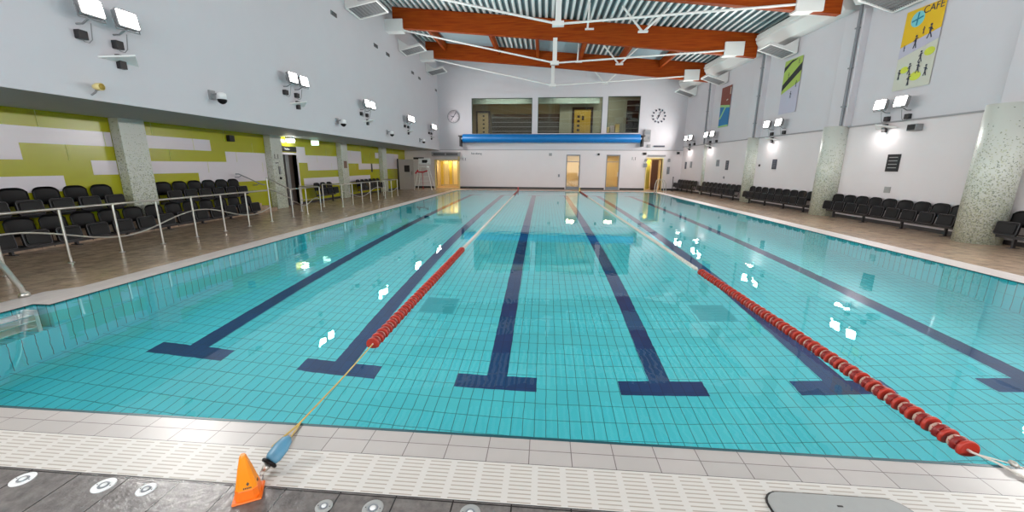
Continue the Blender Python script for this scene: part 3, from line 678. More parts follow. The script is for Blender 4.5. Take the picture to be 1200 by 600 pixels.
for side, lst, nm, proto, tray in ((-1, FLs, nmL, pl, tl), (1, FRs, nmR, pr, tr)):
    for i, ys in enumerate(lst):
        for j, y in enumerate(ys):
            z = 4.15 if side < 0 else 3.5
            x = XU-.002 if side < 0 else wx(y)-.004
            lab = '%s of the floodlight pair %s' % (('nearer', 'farther')[j], nm[i])
            rz = 0 if side < 0 else .042
            if i == 0 and j == 0: proto.location = (x, y, z); proto.rotation_euler = (0, 0, rz); proto['label'] = lab; o = proto
            else: o = dup(proto, (x, y, z), rz, lab)
            o['group'] = 'floodlights on the side walls'
            if i == 5:
                for ch in o.children:
                    if ch.type == 'LIGHT': ch.data = ch.data.copy(); ch.data.energy = LAMP_W*.4
        if i:
            y = sum(ys)/2+.3; x = XU-.002 if side < 0 else wx(y)-.05; z = 3.50 if side < 0 else 2.86
            lab = 'white pointed tray under the floodlights %s' % nm[i]
            if i == 1: tray.location = (x, y, z); tray.rotation_euler = (0, 0, 0 if side < 0 else .042); tray['label'] = lab
            else: dup(tray, (x, y, z), 0 if side < 0 else .042, lab)

# ------------------------------------------------------------------ seats
def seat_proto():
    """back towards +x local, front faces -x; origin under the pan's front edge centre"""
    r_ = thing('folding_seat', (0, 0, 0), '', 'seat')
    # folded pan: upright rounded slab with raised rim
    B_ = T(0, 0, .155, 0, math.radians(8), 0) @ Matrix.Rotation(PI/2, 4, 'Z')
    m = MB(); m.rbox(.43, .045, .30, .05, B_); m.rbox(.34, .02, .21, .04, B_ @ T(0, .03, 0)); pan = m.build('seat_pan', 'black_plastic', r_, bevel=.008)
    m = MB(); pts = []
    for cx, cz, a0 in ((.165, .10, 0), (-.165, .10, 90), (-.165, -.10, 180), (.165, -.10, 270)):
        for k in range(4):
            a = math.radians(a0+30*k); pts.append(tuple(B_ @ Vector((cx+.04*math.cos(a), .026, cz+.04*math.sin(a)))))
    m.tube(pts, .006, 6, closed=True); m.build('pan_rim', 'rim_plastic', pan)
    # backrest: curved shell with rounded top
    n = 8; prof = [(-.22, .0), (-.22, .24), (-.20, .31), (-.15, .345), (-.05, .36), (.05, .36), (.15, .345), (.20, .31), (.22, .24), (.22, 0)]
    m = MB(); vs = []; 
    B2 = T(.26, 0, .18, 0, math.radians(12), 0)
    cols = 10; rows = 6
    def sh(u, v, off):
        y = u*.225; top = .36-.09*abs(u)**4
        z = v*top; xx = .018*(1-u*u)+.015*math.sin(v*PI)+off
        return B2 @ Vector((xx-.03, y, z))
    for off in (0, .022):
        for jv in range(rows+1):
            for iu in range(cols+1): vs.append(sh(-1+2*iu/cols, jv/rows, off))
    fs = []; N_ = (cols+1)*(rows+1)
    for jv in range(rows):
        for iu in range(cols):
            a = jv*(cols+1)+iu; fs.append((a, a+cols+1, a+cols+2, a+1)); fs.append((N_+a, N_+a+1, N_+a+cols+2, N_+a+cols+1))
    for iu in range(cols):
        a = iu; fs.append((a, a+1, N_+a+1, N_+a)); a = rows*(cols+1)+iu; fs.append((a, N_+a, N_+a+1, a+1))
    for jv in range(rows):
        a = jv*(cols+1); fs.append((a, N_+a, N_+a+cols+1, a+cols+1)); a = jv*(cols+1)+cols; fs.append((a, a+cols+1, N_+a+cols+1, N_+a))
    m.add(vs, fs, 0, True); m.build('backrest', 'black_plastic', r_)
    for q_ in (-.2, .2):
        m = MB(); m.tube([(.03, q_, .03), (.24, q_, .02), (.27, q_, .2)], .014); m.build('side_bracket', 'black_metal', r_)
    return r_
sp = seat_proto(); sp_used = False
def seat(x, y, z, rz, label, group):
    global sp_used
    if not sp_used:
        sp.location = (x, y, z); sp.rotation_euler = (0, 0, rz); sp['label'] = label; sp['group'] = group; sp_used = True; return sp
    return dup(sp, (x, y, z), rz, label, group)
# left stand: platform, two rows
b = MB(); b.box(XG+.01, -9.92, YB+.01, 9.08, 0, .34); b.box(XG+.01, -9.92, 9.78, 13.2, 0, .34); b.box(XC+.01, -9.92, 9.08, 9.78, 0, .34)
for k in range(12): b.box(-9.925, -9.915, 5+.7*k, 5.01+.7*k, .02, .33, 1)
struct(b.build('floor_stand', ['deck', 'dark']), 'low tiled platform under the back row of left seats', 'platform')
stp = MB(); stp.box(XG+.01, -9.92, 13.2, 13.6, 0, .23); stp.box(XG+.01, -9.92, 13.6, 14.0, 0, .12)
struct(stp.build('floor_step', 'deck'), 'two small steps at the end of the left stand', 'steps')
for k in range(15):
    seat(-9.62, 5.05+.53*k, .13, PI, 'black folding seat, %s from the near end of the left stand front row' % ORD[k], 'front row seats of the left stand')
for k in range(6):
    seat(-10.12, 5.95+.53*k, .66, PI, 'black folding seat in the back row, %s before the nearer square column' % ORD[5-k], 'back row seats before the square column')
for k in range(6):
    seat(-10.12, 10.15+.5*k, .66, PI, 'black folding seat in the back row, %s beyond the nearer square column' % ORD[k], 'back row seats beyond the square column')
def rail_beam(name, x, y0, y1, z, legs, label, foot=0.0):
    r_ = thing(name, (x, (y0+y1)/2, foot), label, 'seat beam')
    ym = (y0+y1)/2
    m = MB(); m.box(-.03, .03, y0-ym, y1-ym, z-foot-.03, z-foot+.03); m.build('bar', 'black_metal', r_)
    for ly in legs:
        m = MB(); m.box(-.03, .03, ly-ym-.02, ly-ym+.02, .012, z-foot-.03); m.box(-.11, .11, ly-ym-.03, ly-ym+.03, 0, .012); m.build('leg', 'black_metal', r_)
    return r_
rail_beam('seat_support_bar', -9.80, 4.8, 12.75, .098, [5.3+1.05*k for k in range(8)], 'low black beam carrying the front row of left seats')
rail_beam('seat_support_bar', -10.29, 5.7, 8.9, .626, [6.2, 7.3, 8.35], 'black beam carrying the back row before the square column', .34)
rail_beam('seat_support_bar', -10.29, 9.9, 12.9, .626, [10.4, 11.4, 12.4], 'black beam carrying the back row beyond the square column', .34)
# loose left chairs beyond the doorway
for k in range(3): seat(-9.75, 16.95+.52*k, .36, PI, 'black folding seat, %s on the short bench beside the dark doorway' % ORD[k], 'seats on the short bench beside the doorway')
rail_beam('seat_support_bar', -9.93, 16.7, 18.25, .326, [16.95, 18.0], 'black beam of the short bench beside the dark doorway')
for k in range(6): seat(-9.75, 20.9+.52*k, .36, PI, 'black folding seat, %s on the bench beyond the brown notice column' % ORD[k], 'seats on the bench beyond the brown notice')
rail_beam('seat_support_bar', -9.93, 20.65, 23.8, .326, [20.95, 22.2, 23.5], 'black beam of the bench beyond the brown notice column')
# right benches
RB = [(6.9, 9.3, 5, 'black folding seat at the right edge, %s before the nearest round column', 'seats at the right edge of the picture'),
      (10.62, 14.58, 9, 'black folding seat, %s beyond the nearest round column on the right', 'seats between first and second round columns'),
      (15.92, 19.92, 9, 'black folding seat, %s beyond the second round column on the right', 'seats between second and third round columns'),
      (21.25, 25.28, 9, 'black folding seat, %s beyond the third round column on the right', 'seats between third and fourth round columns'),
      (26.5, 29.3, 7, 'black folding seat, %s on the farthest right bench beyond the last column', 'seats on the farthest right bench')]
for i, (ya, yb, n, lb, gp) in enumerate(RB):
    for k in range(n):
        y = ya+(yb-ya)*(k/(n-1)); xo = min(0, (wx(y)-10.42))
        seat(9.98+xo, y, .26, .042, lb % (ORD[n-1-k] if i == 0 else ORD[k]), gp)
    ym = (ya+yb)/2; xo = min(0, (wx(ym)-10.42))
    rail_beam('seat_support_bar', 10.13+xo, ya-.25, yb+.25, .226, [ya+.1, ya+(yb-ya)*.33, ya+(yb-ya)*.66, yb-.1],
              ['black beam under the seats at the right edge', 'black beam under seats between the first two round columns', 'black beam under seats between second and third round columns', 'black beam under seats between third and fourth round columns', 'black beam under the farthest right seats'][i]).rotation_euler = (0, 0, .042)

# ------------------------------------------------------------------ railings
def post(r_, x, y, h, z0=0, ox=0, oy=0):
    m = MB(); m.tube([(x-ox, y-oy, z0), (x-ox, y-oy, h)], .019, 10); m.lathe([(.045, z0), (.045, z0+.012), (.022, z0+.02)], T(x-ox, y-oy, 0), 16); return m.build('post', 'steel', r_)
r_ = thing('handrail', (-8.1, 8.4, 0), 'long steel railing with a wavy middle rail before left seats', 'railing'); oy = 8.4
for k in range(8): post(r_, 0, 4.28+.845*k-oy, .93)
post(r_, 0, 11.12-oy, 1.30)
m = MB(); m.tube([(0, 4.0-oy, .93), (0, 10.6-oy, .93), (0, 11.12-oy, .93)], .022, 10); m.build('top_rail', 'steel', r_)
m = MB(); m.tube([(0, y-oy, .465+.16*math.cos(2*PI*(y-5.2)/3.45)) for y in [4+.14*k for k in range(52)]], .014, 8); m.build('wave_rail', 'steel', r_)
r_ = thing('handrail', (-8.1, 12.4, 0), 'steel railing dropping from a tall post before the dark doorway', 'railing'); oy = 12.4
for yy in (12.15, 12.95, 13.8): post(r_, 0, yy-oy, .9)
post(r_, -.75, 13.8-oy, .9)
m = MB(); m.tube([(0, 11.17-oy, 1.28), (0, 12.15-oy, .9)], .022, 10); m.tube([(0, 11.17-oy, .98), (0, 12.15-oy, .60)], .016, 8); m.build('sloping_rail', 'steel', r_)
m = MB(); m.tube([(0, 12.15-oy, .9), (0, 13.74-oy, .9), (-.06, 13.8-oy, .9), (-.75, 13.8-oy, .9)], .022, 10); m.build('top_rail', 'steel', r_)
m = MB(); m.tube([(0, 12.15-oy+.12*k, .42+.1*math.cos(k*.55)) for k in range(14)]+[(-.75, 13.8-oy, .4)], .014, 8); m.build('wave_rail', 'steel', r_)
r_ = thing('handrail', (-8.1, 18.0, 0), 'far steel railing with a wavy middle rail before the benches', 'railing'); oy = 18.0
for k in range(8): post(r_, 0, 15.4+.87*k-oy, .9)
post(r_, -.8, 15.4-oy, .9); post(r_, -.8, 21.49-oy, .9)
m = MB(); m.tube([(-.8, 15.4-oy, .9), (-.06, 15.4-oy, .9), (0, 15.46-oy, .9), (0, 21.43-oy, .9), (-.06, 21.49-oy, .9), (-.8, 21.49-oy, .9)], .022, 10); m.build('top_rail', 'steel', r_)
m = MB(); m.tube([(0, 15.4-oy+.14*k, .46+.16*math.cos(2*PI*(.14*k)/3.45)) for k in range(44)], .014, 8); m.build('wave_rail', 'steel', r_)
# wall mounted stair rails
r_ = thing('stair_handrail', (-10.2, 13.1, 0), 'short dark sloping handrail beside the end of back row seats', 'handrail')
m = MB(); m.tube([(0, -.55, 1.35), (0, -.42, 1.35), (0, .65, .95), (0, .78, .95)], .02, 8); m.build('rail', 'pipe', r_)
for yy, zz in ((-.3, 1.3), (.5, 1.0)):
    m = MB(); m.tube([(0, yy, zz), (-.12, yy, zz-.06), (XG+10.2, yy, zz-.06)], .012); m.build('bracket', 'pipe', r_)
# pool entry handrails + underwater steps in the niche
r_ = thing('grab_rail', (-6.62, 4.3, 0), 'thick steel pool entry rail at the left edge by the step niche', 'grab rail')
m = MB(); m.tube([(0, 0, 0), (0, -.02, .14), (.01, -.12, .42), (.03, -.26, .74), (.05, -.42, .9), (.05, -.62, .95), (.05, -.9, .95), (.05, -1.15, .8), (.05, -1.28, .4), (.05, -1.3, 0)], .03, 12); m.build('rail', 'steel', r_)
for yy in (0, -1.3):
    m = MB(); m.lathe([(.055, .0), (.055, .04), (.034, .07)], T(.05 if yy else 0, yy, 0), 16); m.build('socket', 'steel', r_)
r_ = thing('pool_steps', (-6.06, 3.5, -.97), 'white three tread ladder under water in the left wall niche', 'ladder')
for k in range(3):
    m = MB(); m.box(-.1, .1, -.42, .42, .22+.26*k, .25+.26*k); m.build('tread', 'white_plastic', r_, bevel=.006)
for yy in (-.44, .44):
    m = MB(); m.box(-.1, .08, yy-.02, yy+.02, 0, .9); m.build('side_rail', 'white_plastic', r_)
# far ladder (right rear corner)
r_ = thing('pool_ladder', (7.1, 26.0, 0), 'steel pool ladder rails at the far right corner of the pool', 'ladder')
for yy in (0, .5):
    m = MB(); m.tube([(.55, yy, 0), (.50, yy, .6), (.38, yy, .82), (.22, yy, .88), (.05, yy, .8), (-.02, yy, .5), (-.03, yy, 0), (-.03, yy, -.9)], .024, 10); m.build('rail', 'steel', r_)
for k in range(3):
    m = MB(); m.box(-.07, .02, .0, .5, -.3-.25*k, -.27-.25*k); m.build('tread', 'steel', r_)

# ------------------------------------------------------------------ lane ropes
def float_bm(scale=1.0):
    """one disc float, axis along Y"""
    R_ = Matrix.Rotation(-PI/2, 4, 'X')
    m = MB()
    m.lathe([(.028, -.040), (.055, -.052), (.061, -.050), (.062, -.036), (.056, -.026), (.030, -.018)], R_, 20, 0)
    m.lathe([(.030, -.018), (.050, -.008), (.056, .002), (.056, .014), (.048, .022), (.028, .024)], R_, 20, 1)
    m.lathe([(.036, .022), (.044, .030), (.044, .044), (.034, .052), (.020, .062)], R_, 16, 2)
    for k in range(8):
        a = 2*PI*k/8; m.box(.03, .050, -.02, .03, -.003, .003, 0, Matrix.Rotation(a, 4, 'Y'))
    return m
fproto = None
def rope(x0, y0, x1, y1, near_end, label, tail, far0):
    global fproto
    r_ = thing('lane_rope', (x0, y0, 0), label, 'lane rope', 'lane ropes floating on the pool')
    L = y1-y0; sl = (x1-x0)/L
    m = MB(); m.tube([(0, 0, .012), (sl*L*.5, L*.5, .012), (sl*L, L, .012)], .008, 6)
    m.build('cable', 'rope', r_)
    n = int((near_end-y0)/.116)
    for k in range(n):
        if fproto is None:
            ob = float_bm().build('red_float', ['red', 'maroon', 'pale_float'], r_); fproto = ob
        else:
            ob = fproto.copy(); C.objects.link(ob); ob.parent = r_
        yy = .06+.116*k; ob.location = (sl*yy, yy, .012); ob.rotation_euler = (random.uniform(-.06, .06), random.uniform(0, 6.28), 0)
    m = MB(); pr = []
    y = near_end-y0+.1
    while y < far0-y0: 
        m.lathe([(.012, -.045), (.034, -.032), (.034, .032), (.012, .045)], T(sl*y, y, .012) @ Matrix.Rotation(-PI/2, 4, 'X'), 8); y += .105
    o = m.build('white_float_string', 'rope', r_); o['kind'] = 'stuff'; o['label'] = 'white small floats'
    m = MB(); y = far0-y0
    while y < L-.2:
        m.lathe([(.012, -.05), (.055, -.035), (.055, .035), (.012, .05)], T(sl*y, y, .012) @ Matrix.Rotation(-PI/2, 4, 'X'), 10); y += .116
    o = m.build('far_float_string', 'maroon', r_); o['kind'] = 'stuff'; o['label'] = 'dark red floats at the far end'
    return r_
ra = rope(-1.6, 3.35, -1.8, 26.95, 7.83, 'left lane rope of red floats tied by a yellow cord', None, 22.9)
m = MB(); m.tube([(0, 0, .012), (.01, -.6, .0), (.02, -1.14, .01), (.02, -1.2, .012), (.01, -1.42, .03), (.05, -1.44, .045)], .006, 6); m.tube([(.02, -1.14, .012), (.05, -1.3, .012), (.06, -1.43, .04)], .005, 6); m.build('yellow_cord', 'yellow_cord', ra)
rb = rope(2.6, 2.28, 2.33, 26.95, 6.56, 'right lane rope of red floats reaching the near edge', None, 22.3)
m = MB(); m.tube([(0, 0, .012), (.06, -.08, .01), (.09, -.2, .012), (.08, -.36, .012), (.16, -.5, .012)], .007, 6); m.tube([(.02, -.02, .012), (.12, -.12, .03), (.19, -.22, .012), (.24, -.42, .012)], .004, 6); m.build('end_cord', 'rope', rb)
m = MB(); m.lathe([(.012, -.02), (.018, 0), (.012, .02)], T(.115, -.11, .03) @ Matrix.Rotation(PI/2, 4, 'X'), 8); m.build('cord_clip', 'steel', rb)
# far anchors
for x, lb, mt in ((-1.8, 'small red anchor post holding the left lane rope', 'red_paint'), (2.33, 'small yellow anchor post holding the right lane rope', 'yellow_panel')):
    m = MB(); m.lathe([(.06, 0), (.06, .02), (.03, .03), (.03, .2), (.045, .22), (.045, .25)], None, 12)
    o = m.build('rope_anchor', mt, None, (0, 0, 0)); o.location = (x, 27.1, .004); tag(o, lb, 'anchor')

# ------------------------------------------------------------------ near deck things
cone = thing('training_cone', (-1.50, 1.615, 0), 'small orange four sided training cone on the dark near tiles', 'cone')
m = MB()
def ring(hw, z, ch, tw=0):
    p = []
    for sx, sy in ((1, 1), (-1, 1), (-1, -1), (1, -1)):
        a = (sx*hw, sy*(hw-ch)); b_ = (sx*(hw-ch), sy*hw)
        p += [a, b_] if sx*sy > 0 else [b_, a]
    return [(x*math.cos(tw)-y*math.sin(tw), x*math.sin(tw)+y*math.cos(tw), z) for x, y in p]
tw = .5
lv = [(.055, .012, .02, 1), (.05, .06, .018, 1), (.048, .064, .018, 0), (.030, .16, .012, 0), (.014, .232, .006, 0), (.010, .24, .004, 0)]
rings = [ring(h, z, c_, tw) for h, z, c_, _ in lv]
for (r0, r1, l0) in zip(rings, rings[1:], lv): m.add(r0+r1, [(i, (i+1) % 8, 8+(i+1) % 8, 8+i) for i in range(8)], l0[3])
m.add(rings[-1], [tuple(range(8))]); m.build('cone_body', ['cone', 'cone_low'], cone, bevel=.002)
m = MB(); m.box(-.066, .066, -.066, .066, 0, .012, mtx=Matrix.Rotation(tw, 4, 'Z')); m.build('base_plate', 'cone_low', cone, bevel=.006)
Rz = Matrix.Rotation(tw, 4, 'Z')
def on_face(ang, u, z, w_, h_, sh='box'):
    """a small dark mark on a side face"""
    k = (.048-.014)/(.232-.064); off = .048-(z-.064)*k+.001 if z > .064 else .0525
    Bm = Matrix.Rotation(tw+ang, 4, 'Z') @ T(u, -off, z, -math.atan(k) if z > .064 else 0)
    q = MB(); q.prism([(-w_, 0), (0, -h_), (w_, 0), (0, h_)] if sh == 'dia' else [(-w_, -h_), (w_, -h_), (w_, h_), (-w_, h_)], .002, Bm); return q
on_face(0, .012, .094, .007, .010, 'dia').build('emblem', 'door_dark', cone)
q = MB()
for i_, (u, h_) in enumerate([(-.012, .004), (-.004, .0035), (.004, .004), (.012, .0035), (.019, .003)]):
    t_ = on_face(0, u+.005, .074, .0025, h_); q.add(t_.v, t_.f)
q.build('printed_lettering', 'door_dark', cone)
on_face(-PI/2, 0, .075, .008, .007).build('slot_hole', 'door_dark', cone)
on_face(PI/2, 0, .075, .008, .007).build('slot_hole', 'door_dark', cone)

tn = thing('rope_tensioner', (-1.475, 1.80, .004), 'grey blue tapered plastic cap on the white grating beside the cone', 'tensioner')
ax = Vector((.32, .9, .55)).normalized(); side_ = ax.cross(Vector((0, 0, 1))).normalized(); up_ = side_.cross(ax)
B_ = basis(side_, up_, ax, (-.02, -.02, .052))
m = MB()
sec = [(.036, .024, 0), (.050, .032, .03), (.050, .031, .085), (.036, .024, .13), (.012, .009, .15)]
vs = []; 
for a, c_, z in sec: vs += [tuple(B_ @ Vector((a*math.cos(2*PI*k/16), c_*math.sin(2*PI*k/16), z))) for k in range(16)]
m.add(vs, [(i*16+k, i*16+(k+1) % 16, (i+1)*16+(k+1) % 16, (i+1)*16+k) for i in range(4) for k in range(16)]+[tuple(range(15, -1, -1)), tuple(64+k for k in range(16))], 0, True)
m.build('cap', 'blue_plastic', tn)
m = MB(); m.lathe([(.040, -.014), (.045, -.004), (.040, .004)], B_, 16); m.build('black_collar', 'black_plastic', tn)
m = MB(); m.lathe([(.014, -.05), (.02, -.03), (.02, -.012)], B_, 12); m.tube([tuple(B_ @ Vector((.014*math.cos(a), 0, -.06+.014*math.sin(a)))) for a in [2*PI*k/10 for k in range(10)]], .003, 6, closed=True); m.build('metal_eye', 'steel', tn)
m = MB(); m.tube([tuple(B_ @ Vector((0, 0, -.07))), (-.03, -.07, .008), (-.02, -.09, .004)], .003, 6); m.build('short_cord', 'pipe', tn)

ci = 0
for x, y, lb, big in ((-2.79, 1.60, 'round white floor fitting nearest the left edge', 1), (-2.31, 1.60, 'round white floor fitting, second from the left edge', 1), (-2.06, 1.595, 'smaller round white floor fitting left of the orange cone', .85),
                 (-1.07, 1.575, 'small round pale floor fitting right of the orange cone', .8), (-.82, 1.585, 'round pale floor fitting on grey tiles, beside the small one', 1), (-.33, 1.60, 'round pale floor fitting farthest right', 1)):
    r_ = thing('floor_fitting', (x, y, 0), lb, 'floor fitting', 'round fittings in the near deck')
    m = MB(); m.lathe([(.052*big, 0), (.052*big, .003), (.048*big, .005), (.028*big, .005), (.026*big, .003), (.001, .003)], None, 28); m.build('flange', 'cover_grey' if x > -1.5 else 'white_plastic', r_)
    m = MB(); m.lathe([(.026*big, .0035), (.024*big, .006), (.021*big, .006), (.019*big, .004), (.001, .004)], None, 20); m.build('grey_ring', 'pipe', r_)
    m = MB(); m.lathe([(.015*big, .0042), (.015*big, .007), (.001, .007)], None, 16); m.build('centre_cap', 'white_plastic', r_)
    for k in range(2):
        m = MB(); m.lathe([(.003, .005), (.003, .0062)], T(.037*big*(1 if k else -1), 0, 0), 8); m.build('screw', 'black_metal', r_)
pts = []
m = MB()
def rrect(x0, x1, y0, y1, r, seg=6):
    p = []
    for cx, cy, a0 in ((x1-r, y1-r, 0), (x0+r, y1-r, 90), (x0+r, y0+r, 180), (x1-r, y0+r, 270)):
        for k in range(seg+1):
            a = math.radians(a0+90*k/seg); p.append((cx+r*math.cos(a), cy+r*math.sin(a)))
    return p
SW = Matrix(((1, 0, 0, 0), (0, 0, 1, 0), (0, 1, 0, 0), (0, 0, 0, 1)))
cp = thing('cover_plate', (1.52, 1.55, .004), 'grey flat plate with rounded corners on the white grating', 'plate')
m.prism(rrect(-.345, .345, -.3, .31, .09), .012, SW, 0, .0); m.build('plate', 'cover_grey', cp, bevel=.003)
m = MB(); m.prism(rrect(-.354, .354, -.309, .319, .095), .005, SW, 0, .0); m.build('rubber_edge', 'black_metal', cp)
m = MB(); m.box(-.012, .014, .235, .243, .012, .014); m.build('key_slot', 'black_metal', cp)

# ------------------------------------------------------------------ blue cover roller
rl = thing('pool_cover_roller', (.28, 29.2, 3.56), 'long bright blue rolled pool cover below the gallery windows', 'roller')
m = MB(); m.lathe([(.27, -6.24), (.30, -6.2), (.30, 6.2), (.27, 6.24)], T(0, 0, 0) @ Matrix.Rotation(PI/2, 4, 'Y'), 28); m.build('cover_roll', 'blue_roll', rl)
m = MB(); m.lathe([(.08, -6.5), (.08, 6.5)], Matrix.Rotation(PI/2, 4, 'Y'), 12); m.build('axle', 'white_metal', rl)
for s in (-1, 1):
    m = MB(); m.box(s*6.42-.06, s*6.42+.06, -.1, .4, -.55, .12); m.box(s*6.42-.12, s*6.42+.12, -.2, .4, .12, .2); m.build('wall_mount', 'black_metal', rl)
m = MB(); m.box(-6.1, 6.1, .28, .36, -.34, -.26); m.build('leading_edge', 'white_metal', rl)
mb = thing('motor_box', (7.05, YF+.002, 3.75), 'grey square control box at the right end of the blue roller', 'control box')
m = MB(); m.box(-.22, .22, -.2, 0, -.38, .4); m.build('box', 'ledge', mb, bevel=.01)
m = MB(); m.box(-.16, .16, -.215, -.2, .1, .3); m.box(.02, .16, -.215, -.2, -.25, -.05); m.build('panel', 'pipe', mb)

# ------------------------------------------------------------------ clocks
ck = thing('wall_clock', (-6.68, YF-.05, 5.08), 'round white wall clock left of the gallery windows', 'clock')
m = MB(); m.lathe([(.40, 0), (.40, .03), (.01, .03)], Matrix.Rotation(PI/2, 4, 'X'), 40); face = m.build('face', 'white_panel', ck)
m = MB(); m.tube([(.42*math.cos(a), -.03, .42*math.sin(a)) for a in [2*PI*k/40 for k in range(40)]], .02, 8, closed=True); m.build('rim', 'pipe', ck)
def hand(name, ang, L, w_, tail=.06):
    m = MB(); m.box(-w_, w_, -.045, -.038, -tail, L, mtx=Matrix.Rotation(ang, 4, 'Y')); return m.build(name, 'clock_ink', ck)
hand('minute_hand', math.radians(35), .36, .018, .3); hand('hour_hand', math.radians(-75), .2, .022)
m = MB()
for k in range(12): m.box(-.01, .01, -.036, -.031, .32, .37, mtx=Matrix.Rotation(2*PI*k/12, 4, 'Y'))
m.build('hour_mark', 'clock_ink', face)
ck = thing('wall_clock', (7.76, YF-.02, 5.08), 'frameless wall clock with bold dark hour blocks right of the windows', 'clock')
for k in range(12):
    m = MB(); m.box(-.045, .045, -.02, 0, .36, .47, mtx=Matrix.Rotation(2*PI*k/12, 4, 'Y')); m.build('hour_mark', 'clock_ink', ck)
m = MB(); m.box(-.02, .02, -.035, -.02, -.05, .34, mtx=Matrix.Rotation(math.radians(22), 4, 'Y')); m.build('minute_hand', 'clock_ink', ck)
m = MB(); m.box(-.028, .028, -.035, -.02, -.05, .24, mtx=Matrix.Rotation(math.radians(205), 4, 'Y')); m.build('hour_hand', 'clock_ink', ck)
m = MB(); m.lathe([(.05, 0), (.05, .03)], Matrix.Rotation(PI/2, 4, 'X'), 16); m.build('hub', 'clock_ink', ck)

# ------------------------------------------------------------------ banners on the right wall
def banner(y, h0, h1, w_, label):
    r_ = thing('wall_banner', (wx(y)-.02, y, (h0+h1)/2), label, 'banner', None, rz=.042)
    return r_
def sheet(r_, poly, name, mat, lift):
    """poly in (u along wall towards the camera, v up); thin plate facing -x"""
    m = MB(); n = len(poly)
    m.add([(-lift, -u, v) for u, v in poly]+[(-lift+.004, -u, v) for u, v in poly], [tuple(range(n)), tuple(range(2*n-1, n-1, -1))]+[(i, (i+1) % n, n+(i+1) % n, n+i) for i in range(n)])
    return m.build(name, mat, r_)
def figure(r_, u, v, s, k=0):
    m = MB()
    def seg(a, b_, w_):
        d = Vector((b_[0]-a[0], b_[1]-a[1])); n_ = Vector((-d.y, d.x)).normalized()*w_
        p = [(a[0]+n_.x, a[1]+n_.y), (a[0]-n_.x, a[1]-n_.y), (b_[0]-n_.x, b_[1]-n_.y), (b_[0]+n_.x, b_[1]+n_.y)]
        m.add([(-.016, -(u+x*s), v+y*s) for x, y in p], [(0, 1, 2, 3)])
    seg((0, .1), (0, .5), .09); lg = (.14, .2, .08)[k % 3]
    seg((0, .1), (-lg, -.4), .05); seg((0, .1), (lg, -.4), .05); seg((0, .42), (-.22, .2+.2*(k % 2)), .04); seg((0, .42), (.22, .2+.25*((k+1) % 2)), .04)
    m.add([(-.016, -(u+.11*s*math.cos(a)), v+s*.64+.11*s*math.sin(a)) for a in [2*PI*q_/10 for q_ in range(10)]], [tuple(range(10))])
    return m.build('painted_figure', 'clock_ink', r_)
Mb = {'yel': flat('banner_yellow', (226, 182, 20), .6), 'cyan': flat('banner_cyan', (120, 200, 206), .6), 'teal': flat('banner_teal_ink', (20, 120, 150), .6), 'lil': flat('banner_grey_lilac', (188, 186, 204), .6),
      'cream': flat('banner_cream', (204, 204, 190), .6), 'lime': flat('banner_lime', (206, 214, 70), .6), 'grn': flat('banner_green', (164, 190, 90), .6), 'blk': flat('banner_black', (34, 38, 44), .6),
      'brn': flat('banner_brown', (124, 62, 48), .6), 'blu': flat('banner_blue', (28, 116, 170), .6), 'pal': flat('banner_pale_green', (150, 200, 130), .6)}
bn = banner(12.93, 3.9, 6.0, 1.1, 'tall yellow banner lettered CAFE with painted swimmers')
W, H = .56, 1.06
sheet(bn, [(-W, -H), (W, -H), (W, H), (-W, H)], 'cloth', Mb['cream'], .006)
sheet(bn, [(-W, .12), (W, .36), (W, H), (-W, H)], 'yellow_field', Mb['yel'], .010)
sheet(bn, [(-W, -.18), (W, .10), (W, .36), (-W, .12)], 'grey_band', Mb['lil'], .0102)
sheet(bn, [(-.18+.2*math.cos(a), .78+.2*math.sin(a)) for a in [2*PI*k/24 for k in range(24)]], 'cyan_disc', Mb['cyan'], .013)
sheet(bn, [(-.21, .62), (-.17, .62), (-.15, .95), (-.19, .95)], 'cross_stroke', Mb['teal'], .015); sheet(bn, [(-.34, .73), (-.02, .79), (-.02, .83), (-.34, .77)], 'cross_stroke', Mb['teal'], .015)
text('CAFE', .26, 'lettering', 'clock_ink', bn, (-.016, -.24, .94), (PI/2, 0, -PI/2), .001, .95)
for k, (u, v, s) in enumerate([(-.1, .13, .3), (.28, .30, .32), (.08, .40, .16), (-.42, .06, .14), (.15, -.30, .26), (-.42, -.66, .24), (-.12, -.56, .26), (.14, -.58, .26), (-.08, -.86, .28), (.38, -.70, .26)]): figure(bn, u, v, s, k)
for k, (u, v, a) in enumerate([(.38, -.18, .15), (-.28, -.52, .13), (.1, -.75, .17)]):
    sheet(bn, [(u+a*math.cos(t), v+a*.7*math.sin(t)) for t in [2*PI*q_/16 for q_ in range(16)]], 'lime_patch', Mb['lime'], .012)
bn = banner(18.43, 3.9, 6.0, 1.1, 'tall green banner crossed by black diagonal bands')
sheet(bn, [(-W, -H), (W, -H), (W, H), (-W, H)], 'cloth', Mb['lil'], .006)
sheet(bn, [(-W, -.25), (W, .1), (W, H), (-W, H)], 'green_field', Mb['grn'], .010)
sheet(bn, [(-W, -.12), (-W, .12), (W, .82), (W, .52)], 'black_band', Mb['blk'], .012)
sheet(bn, [(-W, .62), (-W, .82), (-.1, 1.02), (.3, 1.02), (-.1, .92)], 'black_band', Mb['blk'], .012)
for k, (u, v, s) in enumerate([(-.2, .42, .2), (.36, .86, .16), (.36, .0, .22), (.1, -.38, .24)]): figure(bn, u, v, s, k)
bn = banner(24.0, 3.85, 5.95, 1.1, 'tall banner brown above and blue below with pale green lines')
sheet(bn, [(-W, -H), (W, -H), (W, H), (-W, H)], 'cloth', Mb['blu'], .006)
sheet(bn, [(-W, .12), (W, -.02), (W, H), (-W, H)], 'brown_field', Mb['brn'], .010)
